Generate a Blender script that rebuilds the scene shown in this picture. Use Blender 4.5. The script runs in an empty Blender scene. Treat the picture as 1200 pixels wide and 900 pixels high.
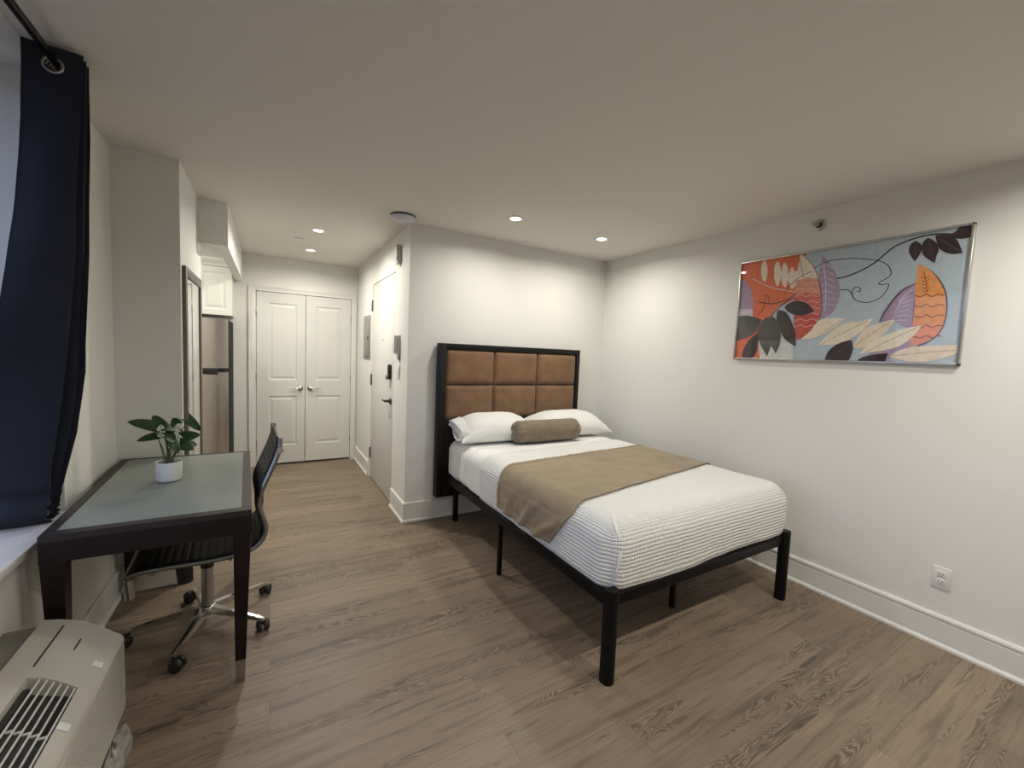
import bpy, bmesh, math, random
from mathutils import Vector, Matrix, noise, Euler
from mathutils.geometry import tessellate_polygon
random.seed(7)
scene = bpy.context.scene
COL = scene.collection
PI = math.pi

# ------------------------------------------------------------------ camera
cam_d = bpy.data.cameras.new('camera')
cam_d.sensor_fit = 'HORIZONTAL'; cam_d.sensor_width = 36.0
cam_d.lens = 36.0 * 485.8 / 1200.0
cam_d.clip_start = 0.02
cam = bpy.data.objects.new('camera', cam_d); COL.objects.link(cam)
B = Matrix(((1, 0, 0), (0, 0, -1), (0, 1, 0)))
cam.matrix_world = Matrix.Translation((0, 0, 1.43)) @ (Matrix.Rotation(-.530, 3, 'Z') @ Matrix.Rotation(-.0702, 3, 'X') @ B @ Matrix.Rotation(.04186, 3, 'Z')).to_4x4()
scene.camera = cam

# ------------------------------------------------------------------ light
W = bpy.data.worlds.new('dusk_sky'); scene.world = W; W.use_nodes = True
bg = W.node_tree.nodes['Background']
bg.inputs['Strength'].default_value = 3.6
_nt = W.node_tree; _tc = _nt.nodes.new('ShaderNodeTexCoord'); _sp = _nt.nodes.new('ShaderNodeSeparateXYZ'); _cr = _nt.nodes.new('ShaderNodeValToRGB')
_nt.links.new(_tc.outputs['Generated'], _sp.inputs[0]); _nt.links.new(_sp.outputs['Z'], _cr.inputs[0]); _nt.links.new(_cr.outputs[0], bg.inputs['Color'])
_cr.color_ramp.elements[0].position = 0.0; _cr.color_ramp.elements[0].color = (.020, .022, .028, 1)      # dark street below the horizon
_cr.color_ramp.elements[1].position = 0.03; _cr.color_ramp.elements[1].color = (.36, .44, .68, 1)        # dusk sky
scene.view_settings.view_transform = 'Standard'
try: scene.view_settings.look = 'None'
except Exception: pass
scene.view_settings.gamma = 1.0
scene.view_settings.use_curve_mapping = False
scene.view_settings.exposure = 0.0
LAMP_W = 12.0
LAMP_COL = (1.0, 0.955, 0.85)
DOWNLIGHTS = [(1.57, 2.731), (2.42, 2.735), (0.362, 4.058), (0.368, 4.922), (1.57, 0.10), (2.42, 0.10), (0.45, 0.10)]  # last entry is an added fill lamp brightening sill, AC and column
DL_LABELS = ['round recessed ceiling light nearer the closet hallway corner, above the headboard wall',
             'round recessed ceiling light above the bed nearest the right wall',
             'round recessed hallway ceiling light farther from the closet doors',
             'round recessed hallway ceiling light nearest the closet doors',
             'recessed ceiling light behind the photographer on the bed side, left one',
             'recessed ceiling light behind the photographer by the right wall',
             'added unseen fill light in the ceiling behind the camera, nearest the window wall']

# ------------------------------------------------------------------ materials
MATS = {}
def mat(name, col, rough=.6, metal=0.0, spec=.5, bump=0.0, bscale=200., emit=None, trans=0.0, var=0.0, vscale=6., sheen=0.0, ior=None, coat=0.0, stretch=None):
    if name in MATS: return MATS[name]
    m = bpy.data.materials.new(name); m.use_nodes = True; MATS[name] = m
    nt = m.node_tree; b = nt.nodes['Principled BSDF']
    b.inputs['Base Color'].default_value = (*col, 1); b.inputs['Roughness'].default_value = rough
    b.inputs['Metallic'].default_value = metal; b.inputs['Specular IOR Level'].default_value = spec
    b.inputs['Transmission Weight'].default_value = trans
    b.inputs['Sheen Weight'].default_value = sheen; b.inputs['Coat Weight'].default_value = coat
    if ior: b.inputs['IOR'].default_value = ior
    if emit: b.inputs['Emission Color'].default_value = (*emit[:3], 1); b.inputs['Emission Strength'].default_value = emit[3]
    tc = nt.nodes.new('ShaderNodeTexCoord')
    src = tc.outputs['Object']
    if stretch:
        mp = nt.nodes.new('ShaderNodeMapping'); mp.inputs['Scale'].default_value = stretch
        nt.links.new(src, mp.inputs['Vector']); src = mp.outputs['Vector']
    if var:
        n = nt.nodes.new('ShaderNodeTexNoise'); n.inputs['Scale'].default_value = vscale; n.inputs['Detail'].default_value = 6
        nt.links.new(src, n.inputs['Vector'])
        mr = nt.nodes.new('ShaderNodeMapRange'); mr.inputs['From Min'].default_value = .3; mr.inputs['From Max'].default_value = .7
        mr.inputs['To Min'].default_value = 1 - var; mr.inputs['To Max'].default_value = 1 + var
        nt.links.new(n.outputs['Fac'], mr.inputs['Value'])
        vm = nt.nodes.new('ShaderNodeVectorMath'); vm.operation = 'SCALE'; vm.inputs[0].default_value = col
        nt.links.new(mr.outputs['Result'], vm.inputs['Scale']); nt.links.new(vm.outputs['Vector'], b.inputs['Base Color'])
    if bump:
        n = nt.nodes.new('ShaderNodeTexNoise'); n.inputs['Scale'].default_value = bscale; n.inputs['Detail'].default_value = 4
        nt.links.new(src, n.inputs['Vector'])
        bp = nt.nodes.new('ShaderNodeBump'); bp.inputs['Strength'].default_value = bump; bp.inputs['Distance'].default_value = .002
        nt.links.new(n.outputs['Fac'], bp.inputs['Height']); nt.links.new(bp.outputs['Normal'], b.inputs['Normal'])
    return m

M_wall = mat('wall_paint', (.77, .765, .73), .55, bump=.25, bscale=160)
M_ceil = mat('ceiling_paint', (.74, .705, .655), .8, bump=.2, bscale=120)
M_trim = mat('trim_paint', (.76, .75, .71), .35)
M_door = mat('door_paint', (.68, .675, .64), .38)
M_black = mat('black_metal', (.003, .003, .0035), .45, spec=.2, bump=.1, bscale=300)
M_espresso = mat('espresso_wood', (.008, .0045, .005), .42, spec=.3, var=.25, vscale=12, stretch=(1, 1, 6))
M_deskedge = mat('espresso_desk_border', (.024, .019, .019), .45, spec=.35, var=.15, vscale=12)
M_glass_top = mat('desk_glass_inset', (.205, .232, .210), .36, spec=.4)
M_chrome = mat('chrome', (.62, .61, .59), .16, 1.0)
M_rail = mat('satin_rail', (.30, .30, .29), .4, 1.0)
M_nickel = mat('brushed_nickel', (.45, .44, .42), .32, 1.0)
M_darkmetal = mat('dark_metal', (.10, .10, .10), .4, .8)
M_leather = mat('black_leather', (.010, .010, .011), .5, spec=.35, bump=.3, bscale=250)
M_plastic = mat('black_plastic', (.012, .012, .012), .5)
M_suede = mat('brown_suede', (.20, .112, .060), .9, sheen=.08, bump=.35, bscale=90, var=.16, vscale=9)
M_hbframe = mat('headboard_black_wood', (.006, .005, .005), .5, spec=.3, var=.2, vscale=20)
M_white = mat('white_cotton', (.80, .80, .78), .85, sheen=.15, bump=.2, bscale=260)
M_sheet = mat('white_sheet', (.78, .78, .755), .85, sheen=.1, bump=.3, bscale=40)
M_taupe = mat('taupe_velvet', (.275, .205, .122), .85, sheen=.2, bump=.35, bscale=110, var=.13, vscale=10)
M_taupe2 = mat('taupe_velvet_bolster', (.205, .155, .098), .85, sheen=.25, bump=.35, bscale=110, var=.18, vscale=14)
M_curtain = mat('navy_curtain_fabric', (.0075, .0105, .021), .9, sheen=.06, bump=.25, bscale=500)
M_ac = mat('cream_plastic', (.50, .475, .42), .42, bump=.05, bscale=400)
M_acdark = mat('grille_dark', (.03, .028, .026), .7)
M_acgrey = mat('grey_sleeve_metal', (.20, .19, .165), .5, var=.1)
M_steel = mat('stainless_steel', (.55, .50, .45), .24, 1.0, bump=.05, bscale=30, stretch=(1, 1, 40))
M_cab = mat('cabinet_lacquer', (.78, .79, .72), .35)
M_mirror = mat('mirror_silver', (.9, .9, .9), .02, 1.0)
M_mframe = mat('mirror_frame_greywood', (.13, .115, .10), .5, var=.2, vscale=20, stretch=(1, 1, .1))
M_pot = mat('white_ceramic', (.72, .73, .71), .35, bump=.15, bscale=60, stretch=(.2, .2, 4))
M_leaf = mat('leaf_green', (.014, .048, .008), .5, spec=.35, var=.35, vscale=30)
M_stem = mat('stem_green', (.07, .11, .035), .5)
M_soil = mat('potting_soil', (.03, .02, .014), .95, bump=.8, bscale=200)
M_bag = mat('clear_crumpled_plastic', (.42, .40, .37), .25, trans=.25, bump=.6, bscale=40)
M_fblack = mat('fridge_black', (.006, .006, .006), .6, spec=.15)
M_panel = mat('grey_steel_panel', (.30, .30, .285), .45, .3)
M_plate = mat('white_plastic', (.74, .73, .70), .35)
M_lens = mat('lamp_lens', (1, .98, .9), .5, emit=(1.0, .95, .80, 9.0))
M_bluew = mat('detector_white', (.62, .62, .72), .4)
M_frame_ = mat('silver_frame', (.55, .54, .52), .25, .9)
M_wframe = mat('window_vinyl', (.7, .7, .7), .4)
M_sill = mat('sill_stone', (.66, .655, .65), .35, var=.05, vscale=25)

def glass(name, tint=(1, 1, 1)):
    m = bpy.data.materials.new(name); m.use_nodes = True; nt = m.node_tree; nt.nodes.clear()
    o = nt.nodes.new('ShaderNodeOutputMaterial'); mx = nt.nodes.new('ShaderNodeMixShader'); fr = nt.nodes.new('ShaderNodeFresnel')
    fr.inputs['IOR'].default_value = 1.45
    t = nt.nodes.new('ShaderNodeBsdfTransparent'); t.inputs['Color'].default_value = (*tint, 1)
    g = nt.nodes.new('ShaderNodeBsdfGlossy'); g.inputs['Roughness'].default_value = .03
    ge = nt.nodes.new('ShaderNodeNewGeometry'); mu = nt.nodes.new('ShaderNodeMath'); mu.operation = 'MULTIPLY_ADD'; mu.inputs[1].default_value = -1; mu.inputs[2].default_value = 1
    m2 = nt.nodes.new('ShaderNodeMath'); m2.operation = 'MULTIPLY'; nt.links.new(ge.outputs['Backfacing'], mu.inputs[0])
    nt.links.new(fr.outputs[0], m2.inputs[0]); nt.links.new(mu.outputs[0], m2.inputs[1]); nt.links.new(m2.outputs[0], mx.inputs[0]); nt.links.new(t.outputs[0], mx.inputs[1]); nt.links.new(g.outputs[0], mx.inputs[2])
    nt.links.new(mx.outputs[0], o.inputs[0]); return m
M_pane = glass('window_glass'); M_artglass = glass('picture_glass')

def floor_mat():
    m = bpy.data.materials.new('oak_plank_floor'); m.use_nodes = True; nt = m.node_tree; N = nt.nodes; L = nt.links
    b = N['Principled BSDF']
    def nd(t, **k):
        n = N.new(t)
        for a, v in k.items(): setattr(n, a, v)
        return n
    def math_(op, a, bb=None, c=None):
        n = nd('ShaderNodeMath', operation=op)
        for i, v in enumerate((a, bb, c)):
            if v is None: continue
            if isinstance(v, (int, float)): n.inputs[i].default_value = v
            else: L.new(v, n.inputs[i])
        return n.outputs[0]
    tc = nd('ShaderNodeTexCoord')
    br = nd('ShaderNodeTexBrick'); br.offset = .37; br.offset_frequency = 2; br.squash = 1
    br.inputs['Scale'].default_value = 1; br.inputs['Brick Width'].default_value = 1.22; br.inputs['Row Height'].default_value = .182
    br.inputs['Mortar Size'].default_value = .0013; br.inputs['Mortar Smooth'].default_value = .2
    br.inputs['Color1'].default_value = (0, 0, 0, 1); br.inputs['Color2'].default_value = (1, 1, 1, 1); br.inputs['Mortar'].default_value = (.5, .5, .5, 1)
    L.new(tc.outputs['Object'], br.inputs['Vector'])
    sep = nd('ShaderNodeSeparateColor'); L.new(br.outputs['Color'], sep.inputs[0]); rnd = sep.outputs[0]
    # per plank offset
    cmb = nd('ShaderNodeCombineXYZ'); L.new(math_('MULTIPLY', rnd, 37.0), cmb.inputs[2]); L.new(math_('MULTIPLY', rnd, 13.0), cmb.inputs[0])
    add = nd('ShaderNodeVectorMath', operation='ADD'); L.new(tc.outputs['Object'], add.inputs[0]); L.new(cmb.outputs[0], add.inputs[1])
    def noisetex(sc, detail, rough=.5, dist=0.):
        mp = nd('ShaderNodeMapping'); mp.inputs['Scale'].default_value = sc; L.new(add.outputs[0], mp.inputs['Vector'])
        n = nd('ShaderNodeTexNoise'); n.inputs['Scale'].default_value = 1; n.inputs['Detail'].default_value = detail
        n.inputs['Roughness'].default_value = rough; n.inputs['Distortion'].default_value = dist
        L.new(mp.outputs[0], n.inputs['Vector']); return n.outputs['Fac']
    fine = noisetex((5, 90, 1), 8, .7)
    mid = noisetex((1.6, 22, 1), 5, .55, .3)
    blotch = noisetex((1.4, 3.0, 1), 3)
    low = noisetex((1.9, 15, 1), 2.6, .5, .7)
    rings = math_('SINE', math_('MULTIPLY', low, 120.0))
    rings = math_('POWER', math_('MULTIPLY_ADD', rings, .5, .5), 1.6)
    maskn = noisetex((1.0, 13.0, 1), 3, .55, .5)
    mk = nd('ShaderNodeMapRange'); mk.inputs['From Min'].default_value = .525; mk.inputs['From Max'].default_value = .60; L.new(maskn, mk.inputs['Value'])
    ringm = math_('MULTIPLY', rings, mk.outputs[0])
    # streak dark lines
    mps = math_('POWER', mid, 1.0)
    st = nd('ShaderNodeMapRange'); st.inputs['From Min'].default_value = .54; st.inputs['From Max'].default_value = .66; L.new(mps, st.inputs['Value'])
    v = math_('MULTIPLY_ADD', fine, 1.0, .50)
    v = math_('MULTIPLY', v, math_('MULTIPLY_ADD', blotch, .6, .70))
    v = math_('MULTIPLY', v, math_('MULTIPLY_ADD', rnd, .26, .87))
    v = math_('MULTIPLY', v, math_('MULTIPLY_ADD', st.outputs[0], -.32, 1.0))
    v = math_('MULTIPLY', v, math_('MULTIPLY_ADD', mk.outputs[0], -.44, 1.0))
    v = math_('ADD', v, math_('MULTIPLY', ringm, .66))
    mort = math_('MULTIPLY_ADD', br.outputs['Fac'], -.28, 1.0)
    v = math_('MULTIPLY', v, mort)
    hue = nd('ShaderNodeMix', data_type='RGBA'); L.new(noisetex((.8, 2, 1), 2), hue.inputs['Factor'])
    hue.inputs['A'].default_value = (.222, .160, .108, 1); hue.inputs['B'].default_value = (.232, .176, .124, 1)
    vm = nd('ShaderNodeVectorMath', operation='SCALE'); L.new(hue.outputs['Result'], vm.inputs[0]); L.new(v, vm.inputs['Scale'])
    L.new(vm.outputs[0], b.inputs['Base Color'])
    L.new(math_('MULTIPLY_ADD', fine, .2, .36), b.inputs['Roughness']); b.inputs['Specular IOR Level'].default_value = .4
    bp = nd('ShaderNodeBump'); bp.inputs['Strength'].default_value = .25; bp.inputs['Distance'].default_value = .002
    L.new(math_('SUBTRACT', v, math_('MULTIPLY', br.outputs['Fac'], 1.0)), bp.inputs['Height']); L.new(bp.outputs[0], b.inputs['Normal'])
    return m
M_floor = floor_mat()

def quilt_mat():
    """white seersucker coverlet: long ribs, broken by short cross stitches (uv in metres)"""
    m = bpy.data.materials.new('ribbed_coverlet'); m.use_nodes = True; nt = m.node_tree; N = nt.nodes; L = nt.links
    b = N['Principled BSDF']; b.inputs['Base Color'].default_value = (.80, .80, .775, 1); b.inputs['Roughness'].default_value = .85
    b.inputs['Sheen Weight'].default_value = .1
    uv = N.new('ShaderNodeUVMap'); uv.uv_map = 'UVMap'
    sep = N.new('ShaderNodeSeparateXYZ'); L.new(uv.outputs[0], sep.inputs[0])
    def mt(op, a, bb=None, c=None):
        n = N.new('ShaderNodeMath'); n.operation = op
        for i, v in enumerate((a, bb, c)):
            if v is None: continue
            if isinstance(v, (int, float)): n.inputs[i].default_value = v
            else: L.new(v, n.inputs[i])
        return n.outputs[0]
    nz = N.new('ShaderNodeTexNoise'); nz.inputs['Scale'].default_value = 9; L.new(uv.outputs[0], nz.inputs['Vector'])
    wob = mt('MULTIPLY_ADD', nz.outputs['Fac'], .008, -.004)
    r = mt('ABSOLUTE', mt('SINE', mt('MULTIPLY', mt('ADD', sep.outputs[0], wob), PI / .0185)))
    r = mt('POWER', r, .55)
    c = mt('ABSOLUTE', mt('SINE', mt('MULTIPLY', mt('ADD', sep.outputs[1], wob), PI / .016)))
    c = mt('POWER', c, .45)
    foot = mt('GREATER_THAN', sep.outputs[1], 5.0)
    amp = mt('MULTIPLY_ADD', foot, .62, .18)
    h = mt('MULTIPLY', r, mt('SUBTRACT', 1.0, mt('MULTIPLY', amp, mt('SUBTRACT', 1.0, c))))
    bp = N.new('ShaderNodeBump'); bp.inputs['Strength'].default_value = .8; bp.inputs['Distance'].default_value = .007
    L.new(h, bp.inputs['Height']); L.new(bp.outputs[0], b.inputs['Normal'])
    return m
M_quilt = quilt_mat()

ARTC = dict(bg=(.42, .50, .56), orange=(.68, .15, .06), purple=(.36, .27, .38), lilac=(.58, .50, .60), pale=(.55, .58, .57), cream=(.74, .66, .52), cream2=(.72, .60, .46),
            salmon=(.62, .28, .20), coral=(.55, .13, .10), red=(.50, .07, .055), pink=(.66, .36, .33), brown=(.10, .05, .045), sage=(.35, .36, .30), black=(.02, .018, .02),
            plum=(.030, .013, .022), slate=(.13, .09, .12), amber=(.72, .30, .10), apricot=(.72, .28, .16), rust=(.30, .08, .03), tan=(.45, .33, .22), dark=(.035, .025, .028), dark2=(.06, .055, .05))
for k, c in ARTC.items(): mat('paint_' + k, c, .55, var=.10 if k not in ('bg',) else .05, vscale=40)

# ------------------------------------------------------------------ mesh helpers
class MB:
    """collects shapes, links them as ONE mesh object"""
    def __init__(s): s.bm = bmesh.new(); s.mats = []
    def mi(s, m):
        if m not in s.mats: s.mats.append(m)
        return s.mats.index(m)
    def box(s, a, b, m=None, bev=0.0, seg=2, M=None):
        a = Vector(a); b = Vector(b); lo = Vector(map(min, a, b)); hi = Vector(map(max, a, b))
        t = bmesh.new(); bmesh.ops.create_cube(t, size=1)
        for v in t.verts: v.co = Vector((lo[i] + (v.co[i] + .5) * (hi[i] - lo[i]) for i in range(3)))
        if bev: bmesh.ops.bevel(t, geom=t.edges[:], offset=min(bev, .49 * min(hi - lo)), segments=seg, affect='EDGES', profile=.5)
        s.merge(t, m, M, smooth=bool(bev)); return s
    def merge(s, t, m=None, M=None, smooth=False):
        i = s.mi(m) if m else 0
        if M is not None: bmesh.ops.transform(t, matrix=M, verts=t.verts)
        mp = {}
        for v in t.verts: mp[v] = s.bm.verts.new(v.co)
        for f in t.faces:
            try: nf = s.bm.faces.new([mp[v] for v in f.verts]); nf.smooth = smooth; nf.material_index = i
            except ValueError: pass
        t.free()
    def quad(s, pts, m=None, smooth=False):
        f = s.bm.faces.new([s.bm.verts.new(p) for p in pts]); f.smooth = smooth; f.material_index = s.mi(m) if m else 0; return s
    def tube(s, pts, r, m=None, n=12, cap=True, sx=1, sy=1):
        """round tube through points, r scalar or list"""
        i = s.mi(m) if m else 0
        pts = [Vector(p) for p in pts]; R = r if isinstance(r, (list, tuple)) else [r] * len(pts)
        rings = []; up = None
        for k, p in enumerate(pts):
            d = (pts[min(k + 1, len(pts) - 1)] - pts[max(k - 1, 0)]).normalized()
            if up is None: up = Vector((0, 0, 1)) if abs(d.z) < .9 else Vector((1, 0, 0))
            x = d.cross(up).normalized(); y = x.cross(d).normalized(); up = y
            rings.append([s.bm.verts.new(p + (x * math.cos(2 * PI * j / n) * sx + y * math.sin(2 * PI * j / n) * sy) * R[k]) for j in range(n)])
        for a, b in zip(rings, rings[1:]):
            for j in range(n):
                f = s.bm.faces.new((a[j], a[(j + 1) % n], b[(j + 1) % n], b[j])); f.smooth = True; f.material_index = i
        if cap:
            for q in (rings[0][::-1], rings[-1]):
                f = s.bm.faces.new(q); f.material_index = i
        return s
    def lathe(s, prof, m=None, n=32, M=None):
        """prof list of (r,z); revolve about z"""
        t = bmesh.new(); rings = []
        for r, z in prof:
            rings.append([t.verts.new((r * math.cos(2 * PI * j / n), r * math.sin(2 * PI * j / n), z)) for j in range(n)] if r > 1e-6 else [t.verts.new((0, 0, z))])
        for a, b in zip(rings, rings[1:]):
            for j in range(n):
                if len(a) == 1 and len(b) == 1: continue
                if len(a) == 1: t.faces.new((a[0], b[j], b[(j + 1) % n]))
                elif len(b) == 1: t.faces.new((a[j], b[0], a[(j + 1) % n]))
                else: t.faces.new((a[j], b[j], b[(j + 1) % n], a[(j + 1) % n]))
        s.merge(t, m, M, smooth=True); return s
    def grid(s, nu, nv, fn, m=None, smooth=True, closed=False, uvfn=None):
        i = s.mi(m) if m else 0
        vs = [[s.bm.verts.new(fn(a / (nu if closed else nu - 1), b / (nv - 1))) for b in range(nv)] for a in range(nu)]
        for a in range(nu if closed else nu - 1):
            for b in range(nv - 1):
                f = s.bm.faces.new((vs[a][b], vs[(a + 1) % nu][b], vs[(a + 1) % nu][b + 1], vs[a][b + 1])); f.smooth = smooth; f.material_index = i
        return s
    def build(s, name, m=None, parent=None, smooth_angle=None):
        me = bpy.data.meshes.new(name)
        bmesh.ops.recalc_face_normals(s.bm, faces=s.bm.faces)
        s.bm.to_mesh(me); s.bm.free()
        for q in (s.mats if s.mats else [m]): me.materials.append(q)
        o = bpy.data.objects.new(name, me); COL.objects.link(o)
        if parent: o.parent = parent
        if smooth_angle: me.set_sharp_from_angle(angle=smooth_angle)
        elif any(p.use_smooth for p in me.polygons): me.set_sharp_from_angle(angle=math.radians(50))
        return o
def solid(o, t, off=0.0):
    md = o.modifiers.new('thickness', 'SOLIDIFY'); md.thickness = t; md.offset = off; return o
def tag(o, label=None, cat=None, group=None, kind=None):
    if label: o['label'] = label
    if cat: o['category'] = cat
    if group: o['group'] = group
    if kind: o['kind'] = kind
    return o
def thing(name, loc, label, cat, rz=0, group=None):
    o = bpy.data.objects.new(name, None); COL.objects.link(o); o.location = loc; o.rotation_euler = (0, 0, rz); o.empty_display_size = .1
    return tag(o, label, cat, group)
def struct(name, mb, m, parent=None, label=None):
    o = mb.build(name, m, parent)
    o['kind'] = 'structure'
    if label: o['label'] = label
    return o
def place(o, loc, parent=None):
    """mesh was built in world coordinates: keep it there under a placed parent"""
    o.parent = parent; o.matrix_parent_inverse = parent.matrix_basis.inverted() if parent else Matrix()
    return o
def copy_tree(root, loc, label):
    r = root.copy(); COL.objects.link(r); r.location = loc; r['label'] = label
    for ch in list(root.children):
        c = ch.copy(); COL.objects.link(c); c.parent = r; c.matrix_parent_inverse = ch.matrix_parent_inverse
        for g in list(ch.children):
            d = g.copy(); COL.objects.link(d); d.parent = c; d.matrix_parent_inverse = g.matrix_parent_inverse
    return r
def nz(x, y, z=0, s=1): return noise.noise(Vector((x * s, y * s, z * s)))

# ------------------------------------------------------------------ room shell
XL, XR, YB, YF, H, XE = -.73, 3.037, 3.34, 5.61, 2.438, .965
YR = -1.8; T = .10
struct('floor', MB().box((-1.35, YR - T, -.1), (XR + T, YF + T, 0)), M_floor)
struct('ceiling', MB().box((-1.35, YR - T, H), (XR + T, YF + T, H + .1)), M_ceil)
struct('wall_right', MB().box((XR, YR - T, 0), (XR + T, YB + T, H)), M_wall)
struct('wall_headboard', MB().box((XE + T, YB, 0), (XR, YB + T, H)), M_wall)
DY0, DY1, DZ = 3.77, 4.715, 2.125
w = MB(); w.box((XE, YB, 0), (XE + T, DY0, H)); w.box((XE, DY1, 0), (XE + T, YF, H)); w.box((XE, DY0, DZ), (XE + T, DY1, H))
w.box((XE + .055, DY0, 0), (XE + T, DY1, DZ))
struct('wall_entry', w, M_wall)
struct('wall_far', MB().box((-1.25, YF, 0), (-.138, YF + T, H)).box((.890, YF, 0), (XE + T, YF + T, H)).box((-.138, YF, 2.039), (.890, YF + T, H)).box((-.138, YF + .085, 0), (.890, YF + T, 2.039)), M_wall)
struct('wall_soffit', MB().box((-1.25, 5.325, 2.292), (-.335, YF, H)), M_wall)
struct('wall_rear', MB().box((XL - T, YR - T, 0), (XR, YR, H)), M_wall)
# left wall with a window recess that reaches almost to the ceiling
RY0, RY1, SZ, RZ, RX = .25, 2.36, .70, 2.425, -1.02
w = MB()
w.box((XL - .35, YR, 0), (XL, RY0, H)); w.box((XL - .35, RY1, 0), (XL, 3.03, H))
w.box((XL - .35, RY0, 0), (XL, RY1, SZ - .02)); w.box((XL - .35, RY0, RZ), (XL, RY1, H))
struct('wall_left', w, M_wall)
struct('wall_column', MB().box((-1.25, 3.03, 0), (-.44, 3.85, 2.13)).box((-1.25, 3.03, 2.13), (-.44, 3.72, H)), M_wall)
struct('wall_kitchen', MB().box((-1.35, 3.85, 0), (-1.25, YF, H)), M_wall)
struct('wall_beam', MB().box((-.44, 3.72, 2.13), (-.265, 3.78, H)).box((-.335, 3.78, 2.13), (-.265, YF, H)), M_wall)

# window: frame, mullion, pane, deep stone sill
wf = MB(); X0, X1 = RX - .03, RX + .03
z0, z1 = SZ + .015, RZ
wf.box((X0, RY0, z0), (X1, RY0 + .06, z1)).box((X0, RY1 - .06, z0), (X1, RY1, z1)).box((X0, RY0, z0), (X1, RY1, z0 + .06)).box((X0, RY0, z1 - .06), (X1, RY1, z1))
wf.box((X0, (RY0 + RY1) / 2 - .03, z0), (X1, (RY0 + RY1) / 2 + .03, z1)).box((X0, RY0, 1.5), (X1, RY1, 1.55))
win = struct('window_1', wf, M_wframe)
struct('window_pane', MB().box((RX - .004, RY0 + .05, z0 + .05), (RX + .004, RY1 - .05, z1 - .05)), M_pane, win)
struct('window_sill', MB().box((RX - .03, RY0, SZ - .02), (-.702, RY1 - .001, SZ + .012), bev=.004), M_sill, win)

# baseboards: profile swept along straight runs.  n = outward normal
def base_run(mb, p, q, n, e0=0.0, e1=0.0):
    p = Vector((*p, 0)); q = Vector((*q, 0)); n = Vector((*n, 0)); d = (q - p).normalized()
    prof = [(0, 0), (.024, 0), (.024, .012), (.016, .022), (.013, .024), (.013, .132), (.010, .136), (.010, .142), (.016, .146), (.016, .156), (.011, .165), (0, .167)]
    a = [mb.bm.verts.new(p + n * x + Vector((0, 0, z)) - d * (x * e0)) for x, z in prof]
    b = [mb.bm.verts.new(q + n * x + Vector((0, 0, z)) + d * (x * e1)) for x, z in prof]
    for i in range(len(prof) - 1): mb.bm.faces.new((a[i], a[i + 1], b[i + 1], b[i]))
    mb.bm.faces.new(a); mb.bm.faces.new(b[::-1])
    return mb
struct('baseboard_right', base_run(MB(), (XR, YR), (XR, YB), (-1, 0)), M_trim)
struct('baseboard_headboard', base_run(MB(), (XE, YB), (XR, YB), (0, -1), e0=1), M_trim)
struct('baseboard_entry', base_run(base_run(MB(), (XE, YB), (XE, DY0 - .012), (-1, 0), e0=1), (XE, 4.80, ), (XE, YF), (-1, 0)), M_trim)
struct('baseboard_far', base_run(base_run(MB(), (-1.25, YF), (-.212, YF), (0, -1)), (.946, YF), (XE, YF), (0, -1)), M_trim)
struct('baseboard_left', base_run(MB(), (XL, YR), (XL, 3.03), (1, 0)), M_trim)
struct('baseboard_column', base_run(base_run(MB(), (XL, 3.03), (-.44, 3.03), (0, -1), e1=1), (-.44, 3.03), (-.44, 3.85), (1, 0), e0=1), M_trim)

# closet double doors
def panel_door(x0, x1, z0, z1, y, th, panels, m):
    """door leaf facing -y with raised panels"""
    mb = MB(); xs = sorted({x0, x1, *[p[0] for p in panels], *[p[1] for p in panels]}); zs = sorted({z0, z1, *[p[2] for p in panels], *[p[3] for p in panels]})
    for a, b in zip(xs, xs[1:]):
        for c, d in zip(zs, zs[1:]):
            if any(abs(a - p[0]) < 1e-6 and abs(c - p[2]) < 1e-6 for p in panels): continue
            mb.quad([(a, y, c), (b, y, c), (b, y, d), (a, y, d)])
    for p in panels:
        a, b, c, d = p; st = [(0, 0), (.006, .008), (.020, .009), (.045, .002)]
        R = [[(a + i, y + k, c + i), (b - i, y + k, c + i), (b - i, y + k, d - i), (a + i, y + k, d - i)] for i, k in st]
        for r0, r1 in zip(R, R[1:]):
            for j in range(4): mb.quad([r0[j], r0[(j + 1) % 4], r1[(j + 1) % 4], r1[j]])
        mb.quad(R[-1])
    for q in ([(x0, y, z0), (x0, y, z1), (x0, y + th, z1), (x0, y + th, z0)], [(x1, y, z0), (x1, y, z1), (x1, y + th, z1), (x1, y + th, z0)], [(x0, y, z1), (x1, y, z1), (x1, y + th, z1), (x0, y + th, z1)], [(x0, y, z0), (x1, y, z0), (x1, y + th, z0), (x0, y + th, z0)], [(x0, y + th, z0), (x1, y + th, z0), (x1, y + th, z1), (x0, y + th, z1)]): mb.quad(q)
    bmesh.ops.remove_doubles(mb.bm, verts=mb.bm.verts, dist=1e-5)
    return mb
def lever(x, y, z, dirx):
    mb = MB()
    mb.lathe([(0, 0), (.030, 0), (.031, .004), (.026, .010), (.012, .013), (.010, .04), (0, .04)], M=Matrix.Translation((x, y, z)) @ Matrix.Rotation(PI / 2, 4, 'X'))
    mb.tube([(x, y - .036, z), (x + dirx * .03, y - .042, z), (x + dirx * .075, y - .040, z - .002), (x + dirx * .115, y - .036, z + .001)], [.010, .009, .007, .006], n=10)
    return mb
yd = YF - .006
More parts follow.
